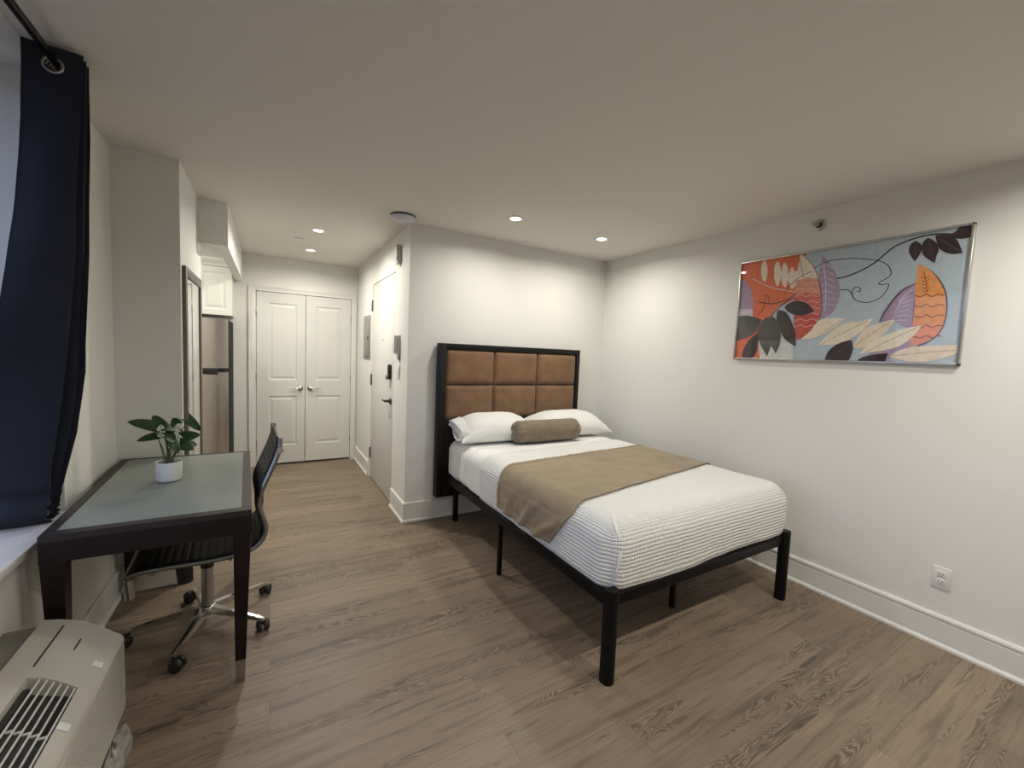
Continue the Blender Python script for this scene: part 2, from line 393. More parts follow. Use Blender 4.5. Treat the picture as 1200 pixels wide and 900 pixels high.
for nm, a, b, hx, dx, hinge, px in (('door_1', -.133, .3695, .318, -1, -.136, (-.012, .280)), ('door_2', .3755, .885, .425, 1, .888, (.482, .772))):
    d = struct(nm, panel_door(a, b, .022, 2.034, yd, .022, [(px[0], px[1], 1.02, 1.915), (px[0], px[1], .235, .828)], M_door), M_door, label='white two-panel closet door leaf ' + ('on the left' if dx < 0 else 'on the right'))
    lever(hx, yd, .92, dx).build('door_handle', M_nickel, d)['label'] = 'satin nickel lever handle'
    for z in (1.80, 1.05, .28):
        MB().box((hinge - .006, yd - .008, z - .045), (hinge + .006, yd + .002, z + .045), bev=.002).build('hinge', M_nickel, d)
# casing
def casing(mb, a, b, axis):
    (x0, z0), (x1, z1) = a, b
    mb.box((x0, YF - .016, z0), (x1, YF, z1))
    if axis == 'l': mb.box((x0, YF - .024, z0), (x0 + .018, YF - .016, z1)).box((x0 + .03, YF - .020, z0), (x0 + .036, YF - .016, z1))
    if axis == 'r': mb.box((x1 - .018, YF - .024, z0), (x1, YF - .016, z1)).box((x1 - .036, YF - .020, z0), (x1 - .03, YF - .016, z1))
    if axis == 't': mb.box((x0, YF - .024, z1 - .018), (x1, YF - .016, z1)).box((x0 + .03, YF - .020, z1 - .036), (x1 - .03, YF - .016, z1 - .03))
c = MB(); casing(c, (-.211, 0), (-.142, 2.04), 'l'); casing(c, (.892, 0), (.946, 2.04), 'r'); casing(c, (-.211, 2.04), (.946, 2.102), 't')
struct('trim_1', c, M_trim)

# entry door: flush slab with hinges, keypad deadbolt and lever
ed = struct('door_3', MB().box((XE + .006, DY0 + .004, .008), (XE + .05, DY1 - .003, DZ - .004), bev=.002), M_door, label='flush white entry door')
for z in (1.90, 1.095, .28): MB().box((XE - .007, DY1 - .004, z - .06), (XE + .012, DY1 + .022, z + .06), bev=.003).build('hinge', M_darkmetal, ed)
k = MB(); k.box((XE - .022, 3.86, 1.155), (XE + .006, 3.925, 1.295), bev=.012); k.build('keypad_lock', M_plastic, ed)
k = MB(); k.box((XE - .034, 3.885, 1.15), (XE - .018, 3.955, 1.20), bev=.008); k.build('thumb_turn', M_nickel, ed)
k = MB(); k.lathe([(0, 0), (.032, 0), (.033, .004), (.028, .012), (.013, .016), (.011, .055), (0, .055)], M=Matrix.Translation((XE + .006, 3.87, .955)) @ Matrix.Rotation(-PI / 2, 4, 'Y'))
k.tube([(XE - .046, 3.87, .955), (XE - .050, 3.92, .953), (XE - .046, 3.985, .957)], [.011, .009, .008], n=10)
k.build('door_handle', M_darkmetal, ed)
MB().lathe([(0, 0), (.008, 0), (.009, .003), (.004, .004), (0, .002)], n=16, M=Matrix.Translation((XE + .006, 4.22, 1.52)) @ Matrix.Rotation(-PI / 2, 4, 'Y')).build('peephole', M_darkmetal, ed)

# ------------------------------------------------------------------ ceiling lights
def ceiling_light(x, y, label):
    t = thing('ceiling_light', (x, y, H), label, 'ceiling light', group='recessed ceiling lights')
    place(MB().lathe([(.040, 0), (.040, -.004), (.052, -.006), (.062, -.003), (.064, 0)], M=Matrix.Translation((x, y, H))).build('trim_ring', M_plate), None, t)
    place(MB().lathe([(0, -.0025), (.041, -.0025), (.041, 0)], M=Matrix.Translation((x, y, H))).build('lens', M_lens), None, t)
    l = bpy.data.lights.new('lamp_light', 'AREA'); l.shape = 'DISK'; l.size = .085; l.energy = LAMP_W * ((1.15 if x > 1 else .8) if y < 1 else .8 if y > 4.5 else 1.65 if y > 4 else .75); l.color = LAMP_COL; l.spread = math.radians(165)
    lo = bpy.data.objects.new('lamp_light', l); COL.objects.link(lo); lo.location = (x, y, H - .009)
    place(lo, None, t)
    return t
for (x, y), lb in zip(DOWNLIGHTS, DL_LABELS): ceiling_light(x, y, lb)
kl = bpy.data.lights.new('kitchen_fill_light', 'AREA'); kl.shape = 'DISK'; kl.size = .1; kl.energy = 9; kl.color = LAMP_COL  # added fill lamp, out of view, to brighten the nook and cabinet
t = thing('ceiling_light', (-.80, 4.5, H), 'added unseen fill light in the kitchen nook ceiling', 'ceiling light')
place(MB().lathe([(0, -.0025), (.055, -.0025), (.064, 0)], M=Matrix.Translation((-.80, 4.5, H))).build('lens', M_lens), None, t)
ko = bpy.data.objects.new('lamp_light', kl); COL.objects.link(ko); ko.location = (-.80, 4.5, H - .009); place(ko, None, t)

# smoke detector, concealed sprinkler cap, side-wall sprinkler
t = thing('smoke_detector', (.865, 3.2, H), 'round white smoke detector on the ceiling by the hallway corner', 'smoke detector')
place(MB().lathe([(0, -.012), (.092, -.012), (.094, 0)], M=Matrix.Translation((.865, 3.2, H))).build('base_plate', M_darkmetal), None, t)
place(MB().lathe([(0, -.046), (.028, -.046), (.055, -.042), (.084, -.030), (.094, -.018), (.094, -.013)], M=Matrix.Translation((.865, 3.2, H))).build('cover', M_bluew), None, t)
tag(MB().lathe([(0, -.008), (.038, -.008), (.042, -.005), (.042, -.001), (.03, 0)], M=Matrix.Translation((.24, 4.477, H))).build('sprinkler_cap', M_plate), 'small flat white sprinkler cap on the hallway ceiling', 'sprinkler')
t = thing('wall_sprinkler', (XR, 1.375, 2.338), 'chrome sprinkler head high on the wall above the painting', 'sprinkler')
RM = Matrix.Translation((XR, 1.375, 2.338)) @ Matrix.Rotation(-PI / 2, 4, 'Y')
place(MB().lathe([(0, 0), (.036, 0), (.036, .004), (.026, .012), (.018, .012), (.016, .004)], M=RM).build('escutcheon', M_nickel), None, t)
k = MB(); k.lathe([(0, .004), (.011, .004), (.011, .03), (.006, .034), (.006, .05), (0, .05)], M=RM)
k.tube([(XR - .03, 1.375 - .012, 2.338), (XR - .045, 1.375 - .016, 2.338), (XR - .062, 1.375, 2.338)], .003, n=8).tube([(XR - .03, 1.375 + .012, 2.338), (XR - .045, 1.375 + .016, 2.338), (XR - .062, 1.375, 2.338)], .003, n=8)
k.box((XR - .066, 1.357, 2.333), (XR - .062, 1.393, 2.352), bev=.001)
place(k.build('sprinkler_head', M_nickel), None, t)

# wall fittings -------------------------------------------------------
def outlet(loc, n, label, horizontal=False):
    """duplex outlet; plate lies on a wall whose outward normal is n"""
    n = Vector((*n, 0)); s = Vector((-n.y, n.x, 0)); loc = Vector(loc); Mx = Matrix(((s.x, n.x, 0, loc.x), (s.y, n.y, 0, loc.y), (0, 0, 1, loc.z), (0, 0, 0, 1)))
    t = thing('wall_outlet', loc, label, 'outlet')
    place(MB().box((-.036, 0, -.058), (.036, .006, .058), bev=.003, M=Mx).build('cover_plate', M_plate), None, t)
    for dz in (-.020, .020):
        r = place(MB().box((-.017, .005, dz - .017), (.017, .009, dz + .017), bev=.002, M=Mx).build('receptacle', M_plate), None, t)
        sl = MB()
        for dx in (-.007, .007): sl.box((dx - .0013, .008, dz - .002), (dx + .0013, .0095, dz + .008), M=Mx)
        sl.lathe([(0, .0005), (.003, .0005), (.003, 0)], n=10, M=Mx @ Matrix.Translation((0, .009, dz - .009)) @ Matrix.Rotation(-PI / 2, 4, 'X'))
        place(sl.build('slots', M_darkmetal), None, r); 
    return t
outlet((XR, .655, .36), (-1, 0), 'white wall outlet low on the right wall below the painting')
outlet((XE, 5.34, .36), (-1, 0), 'small white outlet low on the hallway wall beside the closet doors')
tag(MB().box((XE - .007, 3.555, 1.185), (XE, 3.635, 1.30), bev=.003).box((XE - .010, 3.583, 1.21), (XE - .006, 3.607, 1.275), bev=.001).build('light_switch', M_plate), 'white light switch plate beside the entry door lever', 'switch')
t = thing('door_chime', (XE, 3.625, 2.24), 'white oblong door sensor high on the wall above the entry door latch side', 'door chime')
place(MB().box((XE - .034, 3.59, 2.155), (XE, 3.66, 2.325), bev=.016, seg=4).build('housing', M_plate), None, t)
place(MB().box((XE - .040, 3.585, 2.185), (XE - .030, 3.612, 2.32), bev=.005).build('lens_strip', M_panel), None, t)
t = thing('intercom_handset', (XE, 3.60, 1.47), 'white intercom handset on the wall beside the entry door', 'intercom')
place(MB().box((XE - .022, 3.565, 1.385), (XE, 3.64, 1.565), bev=.010, seg=3).build('base', M_plate), None, t)
place(MB().box((XE - .052, 3.575, 1.40), (XE - .022, 3.62, 1.56), bev=.013, seg=4).build('handset', M_plate), None, t)
place(MB().box((XE - .012, 3.565, 1.345), (XE, 3.62, 1.383), bev=.003).build('lower_grille', M_panel), None, t)
t = thing('electrical_panel', (XE, 4.965, 1.56), 'narrow grey electrical breaker panel on the hallway wall', 'electrical panel')
place(MB().box((XE - .010, 4.795, 1.315), (XE, 5.135, 1.805), bev=.002).build('panel_frame', M_panel), None, t)
place(MB().box((XE - .016, 4.825, 1.345), (XE - .010, 5.105, 1.775), bev=.002).build('panel_cover', M_panel), None, t)
place(MB().box((XE - .022, 4.84, 1.53), (XE - .016, 4.87, 1.575), bev=.002).build('latch', M_plastic), None, t)

# ------------------------------------------------------------------ kitchen nook
t = thing('wall_cabinet', (-.65, 5.3, 1.715), 'white wall cabinet above the refrigerator', 'cabinet')
place(MB().box((-.95, 5.32, 1.715), (-.344, YF - .001, 2.215)).build('cabinet_body', M_cab), None, t)
for a, b in ((-.948, -.652), (-.648, -.346)):
    place(panel_door(a, b, 1.718, 2.212, 5.30, .019, [(a + .055, b - .055, 1.775, 2.155)], M_cab).build('door', M_cab), None, t)
k = MB(); prof = [(0, 2.215), (-.012, 2.215), (-.016, 2.235), (-.045, 2.27), (-.05, 2.285), (-.05, 2.295), (0, 2.295)]
a = [k.bm.verts.new((-.95, 5.30 + p, z)) for p, z in prof]; b = [k.bm.verts.new((-.344, 5.30 + p, z)) for p, z in prof]
for i in range(len(prof)): k.bm.faces.new((a[i], a[(i + 1) % 7], b[(i + 1) % 7], b[i]))
k.bm.faces.new(a); k.bm.faces.new(b[::-1]); k.box((-.95, 5.30, 2.215), (-.344, YF - .001, 2.29))
place(k.build('crown_moulding', M_cab), None, t)
t = thing('refrigerator', (-.70, 5.2, 0), 'stainless steel top-freezer refrigerator with black side in the kitchen nook', 'refrigerator')
place(MB().box((-1.05, 4.915, .03), (-.352, 5.56, 1.655), bev=.006).box((-1.02, 4.95, 0), (-.39, 5.5, .04)).build('cabinet_body', M_fblack), None, t)
def fr_door(z0, z1):
    k = MB(); n = 14; x0, x1 = -1.05, -.352
    P = [(x0 + (x1 - x0) * i / n, 4.868 - .018 * math.sin(PI * i / n) ** .6 - (0 if 0 < i < n else -.01)) for i in range(n + 1)]
    lo = [k.bm.verts.new((x, y, z0)) for x, y in P]; hi = [k.bm.verts.new((x, y, z1)) for x, y in P]
    for i in range(n): f = k.bm.faces.new((lo[i], lo[i + 1], hi[i + 1], hi[i])); f.smooth = True
    bl = [k.bm.verts.new((x, 4.912, z0)) for x, y in P]; bh = [k.bm.verts.new((x, 4.912, z1)) for x, y in P]
    for i in range(n): k.bm.faces.new((lo[i], bl[i], bl[i + 1], lo[i + 1])); k.bm.faces.new((hi[i], hi[i + 1], bh[i + 1], bh[i])); k.bm.faces.new((bl[i], bh[i], bh[i + 1], bl[i + 1]))
    k.bm.faces.new((lo[0], hi[0], bh[0], bl[0])); k.bm.faces.new((lo[n], bl[n], bh[n], hi[n])); return k
place(fr_door(1.185, 1.66).build('freezer_door', M_steel), None, t)
place(fr_door(.06, 1.145).build('fridge_door', M_steel), None, t)
place(MB().box((-1.04, 4.875, 1.143), (-.36, 4.918, 1.187)).box((-1.0, 4.852, 1.12), (-.43, 4.875, 1.186), bev=.008).build('grip_recess', M_plastic), None, t)

# mirror on the column
t = thing('wall_mirror', (-.44, 3.41, 0), 'tall framed mirror with grey wood frame on the side of the column', 'mirror')
my0, my1, mz0, mz1 = 3.075, 3.72, .20, 1.868
k = MB(); X0, X1 = -.4395, -.421
k.box((X0, my0, mz0), (X1, my0 + .055, mz1), bev=.003).box((X0, my1 - .055, mz0), (X1, my1, mz1), bev=.003).box((X0, my0 + .05, mz0), (X1, my1 - .05, mz0 + .06), bev=.003).box((X0, my0 + .05, mz1 - .06), (X1, my1 - .05, mz1), bev=.003)
place(k.build('frame', M_mframe), None, t)
place(MB().box((X0 + .001, my0 + .05, mz0 + .05), (-.428, my1 - .05, mz1 - .055)).build('mirror_glass', M_mirror), None, t)

# ------------------------------------------------------------------ painting
ART = [('p','orange',[(-0.009,0.998),(0.363,0.989),(0.351,0.802),(0.338,0.59),(0.255,0.515),(0.178,0.364),(0.139,0.226),(0.162,-0.009),(0.001,-0.017)]),('p','purple',[(0.001,0.766),(0.02,0.822),(0.052,0.78),(0.088,0.631),(0.098,0.429),(0.006,0.438)]),('p','lilac',[(0.005,0.523),(0.094,0.512),(0.099,0.405),(0.008,0.413)]),('p','pale',[(0.139,0.226),(0.187,0.317),(0.34,0.308),(0.343,0.001),(0.162,-0.009)]),('l','lilac',3,[(0.079,0.821),(0.18,0.719),(0.273,0.667),(0.348,0.636)]),('p','cream',[(0.14,0.986),(0.146,0.977),(0.154,0.952),(0.161,0.916),(0.164,0.875),(0.165,0.834),(0.161,0.801),(0.156,0.78),(0.151,0.773),(0.145,0.782),(0.137,0.807),(0.13,0.843),(0.126,0.884),(0.126,0.925),(0.129,0.958),(0.135,0.98)]),('p','cream',[(0.216,0.96),(0.222,0.949),(0.23,0.921),(0.237,0.88),(0.241,0.833),(0.241,0.787),(0.238,0.749),(0.233,0.724),(0.228,0.716),(0.221,0.726),(0.213,0.754),(0.206,0.795),(0.202,0.843),(0.201,0.889),(0.205,0.928),(0.21,0.952)]),('p','cream',[(0.256,0.931),(0.263,0.92),(0.271,0.893),(0.278,0.853),(0.282,0.808),(0.283,0.763),(0.279,0.726),(0.273,0.702),(0.268,0.694),(0.262,0.705),(0.253,0.732),(0.246,0.771),(0.242,0.817),(0.242,0.862),(0.245,0.9),(0.251,0.923)]),('p','cream',[(0.297,0.878),(0.303,0.869),(0.31,0.845),(0.317,0.81),(0.321,0.771),(0.321,0.732),(0.318,0.699),(0.312,0.678),(0.307,0.671),(0.302,0.68),(0.294,0.704),(0.288,0.739),(0.284,0.779),(0.284,0.818),(0.287,0.851),(0.292,0.872)]),('p','cream',[(0.321,0.842),(0.325,0.834),(0.33,0.814),(0.334,0.785),(0.337,0.752),(0.338,0.719),(0.336,0.691),(0.333,0.673),(0.329,0.667),(0.326,0.675),(0.32,0.694),(0.316,0.723),(0.313,0.757),(0.312,0.79),(0.314,0.818),(0.318,0.836)]),('p','purple',[(0.443,0.944),(0.494,0.828),(0.527,0.7),(0.539,0.597),(0.533,0.508),(0.514,0.43),(0.473,0.383),(0.449,0.427),(0.439,0.636),(0.435,0.761),(0.441,0.862)]),('l','lilac',3,[(0.451,0.88),(0.472,0.671),(0.479,0.444)]),('l','lilac',2,[(0.44,0.842),(0.463,0.856),(0.506,0.805)]),('l','lilac',2,[(0.443,0.784),(0.466,0.799),(0.508,0.752)]),('l','lilac',2,[(0.446,0.726),(0.469,0.741),(0.511,0.699)]),('l','lilac',2,[(0.449,0.667),(0.472,0.683),(0.514,0.646)]),('l','lilac',2,[(0.451,0.609),(0.474,0.625),(0.516,0.593)]),('l','lilac',2,[(0.454,0.551),(0.477,0.567),(0.519,0.541)]),('l','lilac',2,[(0.457,0.492),(0.48,0.51),(0.521,0.488)]),('p','cream',[(0.339,1.001),(0.393,0.897),(0.426,0.794),(0.437,0.73),(0.325,0.733),(0.328,0.851)]),('p','salmon',[(0.324,0.744),(0.382,0.763),(0.434,0.736),(0.452,0.592),(0.325,0.603),(0.322,0.68)]),('p','coral',[(0.324,0.614),(0.389,0.628),(0.453,0.592),(0.459,0.467),(0.458,0.395),(0.331,0.418),(0.322,0.528)]),('p','red',[(0.329,0.429),(0.392,0.443),(0.458,0.415),(0.444,0.312),(0.414,0.24),(0.358,0.192),(0.343,0.242),(0.334,0.33)]),('l','pink',3,[(0.324,0.709),(0.349,0.726),(0.377,0.701),(0.404,0.714),(0.431,0.692),(0.445,0.701)]),('l','pink',3,[(0.325,0.653),(0.352,0.669),(0.38,0.645),(0.407,0.659),(0.434,0.637),(0.447,0.647)]),('l','pink',3,[(0.327,0.596),(0.355,0.613),(0.383,0.589),(0.409,0.604),(0.436,0.582),(0.45,0.593)]),('l','pink',3,[(0.328,0.54),(0.357,0.557),(0.385,0.534),(0.412,0.549),(0.439,0.528),(0.453,0.538)]),('l','pink',3,[(0.33,0.483),(0.36,0.501),(0.388,0.478),(0.415,0.494),(0.442,0.473),(0.455,0.484)]),('l','pink',3,[(0.332,0.426),(0.363,0.445),(0.391,0.422),(0.417,0.439),(0.444,0.419),(0.449,0.431)]),('l','pink',3,[(0.333,0.369),(0.366,0.388),(0.394,0.367),(0.42,0.384),(0.447,0.364),(0.443,0.377)]),('l','pink',3,[(0.335,0.313),(0.368,0.332),(0.396,0.311),(0.423,0.328),(0.45,0.31),(0.437,0.323)]),('l','brown',2,[(0.339,0.997),(0.398,0.874),(0.433,0.751),(0.457,0.571),(0.46,0.384),(0.43,0.261)]),('l','sage',3,[(0.332,0.957),(0.346,0.867),(0.36,0.768)]),('l','black',2,[(0.412,0.839),(0.449,0.87),(0.502,0.886),(0.603,0.868),(0.688,0.823),(0.721,0.782),(0.736,0.736),(0.734,0.691),(0.697,0.647),(0.708,0.63),(0.733,0.632),(0.728,0.582),(0.711,0.533),(0.668,0.498),(0.625,0.509),(0.599,0.544),(0.589,0.584),(0.571,0.615),(0.539,0.621)]),('l','black',2,[(0.605,0.527),(0.592,0.578),(0.597,0.622),(0.614,0.63),(0.626,0.609),(0.621,0.59),(0.612,0.6)]),('l','black',4,[(0.522,0.721),(0.57,0.733),(0.627,0.77),(0.671,0.814),(0.704,0.864),(0.736,0.914),(0.777,0.943),(0.824,0.961),(0.878,0.964),(0.93,0.944)]),('p','plum',[(0.813,0.939),(0.798,0.915),(0.794,0.872),(0.802,0.831),(0.819,0.782),(0.832,0.825),(0.839,0.871),(0.833,0.908)]),('p','plum',[(0.854,0.947),(0.84,0.918),(0.838,0.875),(0.848,0.816),(0.887,0.75),(0.89,0.807),(0.894,0.848),(0.88,0.909)]),('p','plum',[(0.878,0.955),(0.912,0.948),(0.94,0.916),(0.954,0.878),(0.97,0.799),(0.937,0.801),(0.902,0.84),(0.888,0.884)]),('p','plum',[(0.919,0.94),(0.94,0.957),(0.952,0.993),(0.992,0.994),(0.993,0.901),(0.96,0.9),(0.935,0.919)]),('l','brown',2,[(0.816,0.926),(0.817,0.856),(0.818,0.794)]),('l','brown',2,[(0.857,0.929),(0.87,0.848),(0.884,0.766)]),('l','brown',2,[(0.886,0.94),(0.926,0.871),(0.965,0.809)]),('p','slate',[(0.837,0.621),(0.79,0.585),(0.752,0.504),(0.722,0.398),(0.711,0.331),(0.764,0.353),(0.8,0.295),(0.834,0.279),(0.837,0.456)]),('p','purple',[(0.833,0.611),(0.793,0.57),(0.757,0.485),(0.729,0.388),(0.721,0.342),(0.764,0.342),(0.8,0.295),(0.834,0.279),(0.832,0.474)]),('l','lilac',2,[(0.823,0.573),(0.797,0.533),(0.779,0.482)]),('l','lilac',2,[(0.822,0.534),(0.793,0.502),(0.775,0.457)]),('l','lilac',2,[(0.821,0.496),(0.79,0.47),(0.771,0.432)]),('l','lilac',2,[(0.819,0.457),(0.787,0.438),(0.767,0.407)]),('l','lilac',2,[(0.818,0.418),(0.783,0.406),(0.763,0.382)]),('l','lilac',2,[(0.817,0.379),(0.78,0.373),(0.759,0.357)]),('l','lilac',2,[(0.815,0.339),(0.776,0.341),(0.755,0.332)]),('p','purple',[(0.679,0.074),(0.731,0.135),(0.782,0.163),(0.841,0.207),(0.837,0.136),(0.77,0.043),(0.755,-0.006),(0.839,-0.0),(0.814,0.013),(0.771,0.025)]),('p','slate',[(0.842,0.749),(0.88,0.694),(0.914,0.612),(0.937,0.509),(0.944,0.365),(0.931,0.248),(0.898,0.171),(0.853,0.127),(0.877,0.207),(0.921,0.376),(0.913,0.547)]),('p','amber',[(0.834,0.76),(0.872,0.705),(0.908,0.611),(0.931,0.51),(0.939,0.374),(0.929,0.26),(0.895,0.18),(0.833,0.133),(0.835,0.279),(0.835,0.456),(0.83,0.616)]),('p','apricot',[(0.836,0.314),(0.891,0.302),(0.931,0.294),(0.926,0.253),(0.895,0.18),(0.833,0.133),(0.835,0.243)]),('l','rust',3,[(0.832,0.527),(0.853,0.51),(0.87,0.528),(0.889,0.506),(0.909,0.519),(0.928,0.507)]),('l','rust',3,[(0.834,0.449),(0.856,0.432),(0.874,0.451),(0.893,0.429),(0.912,0.444),(0.932,0.433)]),('l','rust',3,[(0.836,0.371),(0.86,0.355),(0.878,0.374),(0.896,0.353),(0.916,0.368),(0.936,0.358)]),('l','rust',3,[(0.839,0.293),(0.864,0.277),(0.882,0.297),(0.9,0.277),(0.92,0.293),(0.939,0.283)]),('l','rust',3,[(0.841,0.215),(0.868,0.2),(0.885,0.22),(0.904,0.201),(0.923,0.217),(0.933,0.209)]),('l','rust',2,[(0.854,0.697),(0.864,0.626),(0.871,0.538)]),('l','rust',2,[(0.852,0.655),(0.862,0.644),(0.873,0.662)]),('l','rust',2,[(0.853,0.63),(0.863,0.619),(0.874,0.637)]),('l','rust',2,[(0.854,0.605),(0.864,0.595),(0.875,0.613)]),('l','rust',2,[(0.855,0.581),(0.865,0.57),(0.876,0.589)]),('l','rust',2,[(0.857,0.556),(0.866,0.546),(0.878,0.564)]),('p','cream',[(0.369,0.194),(0.418,0.272),(0.453,0.36),(0.495,0.381),(0.573,0.374),(0.531,0.297),(0.454,0.218)]),('p','cream',[(0.461,0.146),(0.502,0.237),(0.531,0.287),(0.58,0.334),(0.638,0.345),(0.688,0.367),(0.651,0.27),(0.568,0.165)]),('p','cream2',[(0.615,0.131),(0.635,0.213),(0.669,0.293),(0.722,0.323),(0.77,0.352),(0.754,0.284),(0.719,0.207),(0.658,0.12)]),('p','cream',[(0.647,0.073),(0.693,0.173),(0.757,0.237),(0.809,0.277),(0.865,0.291),(0.839,0.208),(0.791,0.136),(0.724,0.098)]),('p','cream2',[(0.765,0.058),(0.801,0.109),(0.857,0.136),(0.986,0.15),(0.987,0.09),(0.945,0.052),(0.886,0.021),(0.822,0.024)]),('l','tan',2,[(0.47,0.238),(0.51,0.298),(0.559,0.355)]),('l','tan',2,[(0.479,0.155),(0.574,0.254),(0.666,0.346)]),('l','tan',2,[(0.629,0.145),(0.681,0.231),(0.756,0.33)]),('l','tan',2,[(0.669,0.087),(0.755,0.182),(0.85,0.278)]),('l','tan',2,[(0.774,0.062),(0.867,0.087),(0.981,0.112)]),('p','plum',[(0.498,0.002),(0.51,0.083),(0.534,0.134),(0.568,0.171),(0.61,0.19),(0.619,0.115),(0.61,0.036),(0.591,0.003)]),('p','plum',[(0.629,0.001),(0.662,0.048),(0.707,0.071),(0.758,0.084),(0.751,0.005)]),('l','brown',2,[(0.513,0.011),(0.561,0.094),(0.606,0.174)]),('l','sage',3,[(0.337,0.616),(0.289,0.594),(0.248,0.527),(0.213,0.452),(0.178,0.352),(0.15,0.226),(0.113,0.12)]),('l','black',3,[(0.126,0.578),(0.168,0.56),(0.215,0.549),(0.278,0.573),(0.332,0.624)]),('l','black',2,[(0.125,0.45),(0.157,0.504),(0.165,0.618),(0.178,0.628),(0.19,0.569)]),('l','black',2,[(0.269,0.624),(0.285,0.687),(0.341,0.772),(0.397,0.812)]),('l','black',2,[(0.339,0.579),(0.291,0.565),(0.246,0.505),(0.189,0.397),(0.133,0.285)]),('p','dark',[(0.278,0.507),(0.31,0.551),(0.352,0.554),(0.394,0.522),(0.429,0.454),(0.399,0.426),(0.352,0.422),(0.309,0.448)]),('p','dark',[(0.242,0.483),(0.283,0.462),(0.314,0.386),(0.344,0.264),(0.353,0.133),(0.303,0.188),(0.264,0.279),(0.238,0.404)]),('p','dark2',[(0.205,0.435),(0.243,0.381),(0.268,0.267),(0.268,0.155),(0.251,0.064),(0.225,0.132),(0.197,0.247)]),('p','dark2',[(0.185,0.425),(0.224,0.36),(0.231,0.224),(0.204,0.038),(0.161,0.144),(0.138,0.249),(0.15,0.366)]),('p','dark2',[(-0.0,0.445),(0.068,0.448),(0.152,0.403),(0.126,0.285),(0.079,0.228),(0.006,0.188)]),('p','dark',[(0.145,0.273),(0.094,0.208),(0.059,0.107),(0.05,0.005),(0.116,0.006),(0.142,0.108)]),('l','brown',2,[(0.294,0.498),(0.355,0.484),(0.42,0.457)]),('l','brown',2,[(0.248,0.459),(0.297,0.311),(0.345,0.155)]),('l','brown',2,[(0.203,0.396),(0.205,0.224),(0.203,0.063)]),('l','brown',2,[(0.018,0.254),(0.073,0.348),(0.142,0.394)]),('l','brown',2,[(0.136,0.238),(0.098,0.132),(0.075,0.016)])]
AY0, AY1, AZ0, AZ1, AX = .676, 1.865, 1.469, 2.181, 3.012
t = thing('framed_painting', (XR, (AY0 + AY1) / 2, (AZ0 + AZ1) / 2), 'wide framed painting of orange, purple and dark leaves on pale blue, on the right wall', 'painting')
k = MB()
for a, b in (((XR - .0005, AY0, AZ0), (AX - .003, AY1, AZ0 + .012)), ((XR - .0005, AY0, AZ1 - .012), (AX - .003, AY1, AZ1)), ((XR - .0005, AY0, AZ0), (AX - .003, AY0 + .012, AZ1)), ((XR - .0005, AY1 - .012, AZ0), (AX - .003, AY1, AZ1))): k.box(a, b, bev=.002)
place(k.build('frame', M_frame_), None, t)
k = MB(); k.box((XR - .001, AY0 + .006, AZ0 + .006), (AX + .009, AY1 - .006, AZ1 - .006), MATS['paint_bg'])
def auv(u, v, d): 
    u = min(.992, max(.008, u)); v = min(.988, max(.012, v)); return Vector((AX + .009 - d, AY1 - u * (AY1 - AY0), AZ0 + v * (AZ1 - AZ0)))
def smoothleaf(pts, n=5):
    N = len(pts); V2 = [Vector(p) for p in pts]; T_ = []
    for i in range(N):
        d0, d1 = V2[i] - V2[i - 1], V2[(i + 1) % N] - V2[i]
        T_.append(Vector((0, 0)) if d0.length < 1e-6 or d1.length < 1e-6 or d0.normalized().dot(d1.normalized()) < .35 else (V2[(i + 1) % N] - V2[i - 1]) * .5)
    out = []
    for i in range(N):
        j = (i + 1) % N
        for k_ in range(n):
            s = k_ / n; out.append(tuple(V2[i] * (2*s**3 - 3*s*s + 1) + T_[i] * (s**3 - 2*s*s + s) + V2[j] * (3*s*s - 2*s**3) + T_[j] * (s**3 - s*s)))
    return out
def smoothpts(pts, closed, n=4):
    out = []; N = len(pts); rng = range(N) if closed else range(N - 1)
    for i in rng:
        p0, p1, p2, p3 = (pts[(i - 1) % N] if closed or i > 0 else pts[i]), pts[i], pts[(i + 1) % N], (pts[(i + 2) % N] if closed or i + 2 < N else pts[(i + 1) % N])
        for j in range(n):
            s = j / n; out.append(tuple(.5 * ((2 * p1[c]) + (-p0[c] + p2[c]) * s + (2 * p0[c] - 5 * p1[c] + 4 * p2[c] - p3[c]) * s * s + (-p0[c] + 3 * p1[c] - 3 * p2[c] + p3[c]) * s ** 3) for c in (0, 1)))
    if not closed: out.append(pts[-1])
    return out
for li, S in enumerate(ART):
    d = .0004 + li * .00003
    i = k.mi(MATS['paint_' + S[1]])
    if S[0] == 'p':
        vs = [k.bm.verts.new(auv(u, v, d)) for u, v in (smoothleaf(S[2]) if S[1] in ('plum', 'dark', 'dark2', 'purple', 'amber', 'cream', 'cream2', 'slate', 'apricot') else S[2])]
        for tri in tessellate_polygon([[v.co for v in vs]]):
            try: f = k.bm.faces.new([vs[q] for q in tri]); f.material_index = i
            except ValueError: pass
    else:
        w_ = S[2] * .00085 + .0003; pts = [auv(u, v, d) for u, v in smoothpts(S[3], False)]
        row = []
        for q, p in enumerate(pts):
            dd = (pts[min(q + 1, len(pts) - 1)] - pts[max(q - 1, 0)]); dd = Vector((0, -dd.z, dd.y)).normalized() if dd.length > 1e-7 else Vector((0, 0, 1))
            row.append((k.bm.verts.new(p + dd * w_), k.bm.verts.new(p - dd * w_)))
        for a, b in zip(row, row[1:]):
            f = k.bm.faces.new((a[0], b[0], b[1], a[1])); f.material_index = i
place(k.build('painted_print'), None, t)
place(MB().box((AX + .001, AY0 + .010, AZ0 + .010), (AX + .003, AY1 - .010, AZ1 - .010)).build('glazing', M_artglass), None, t)

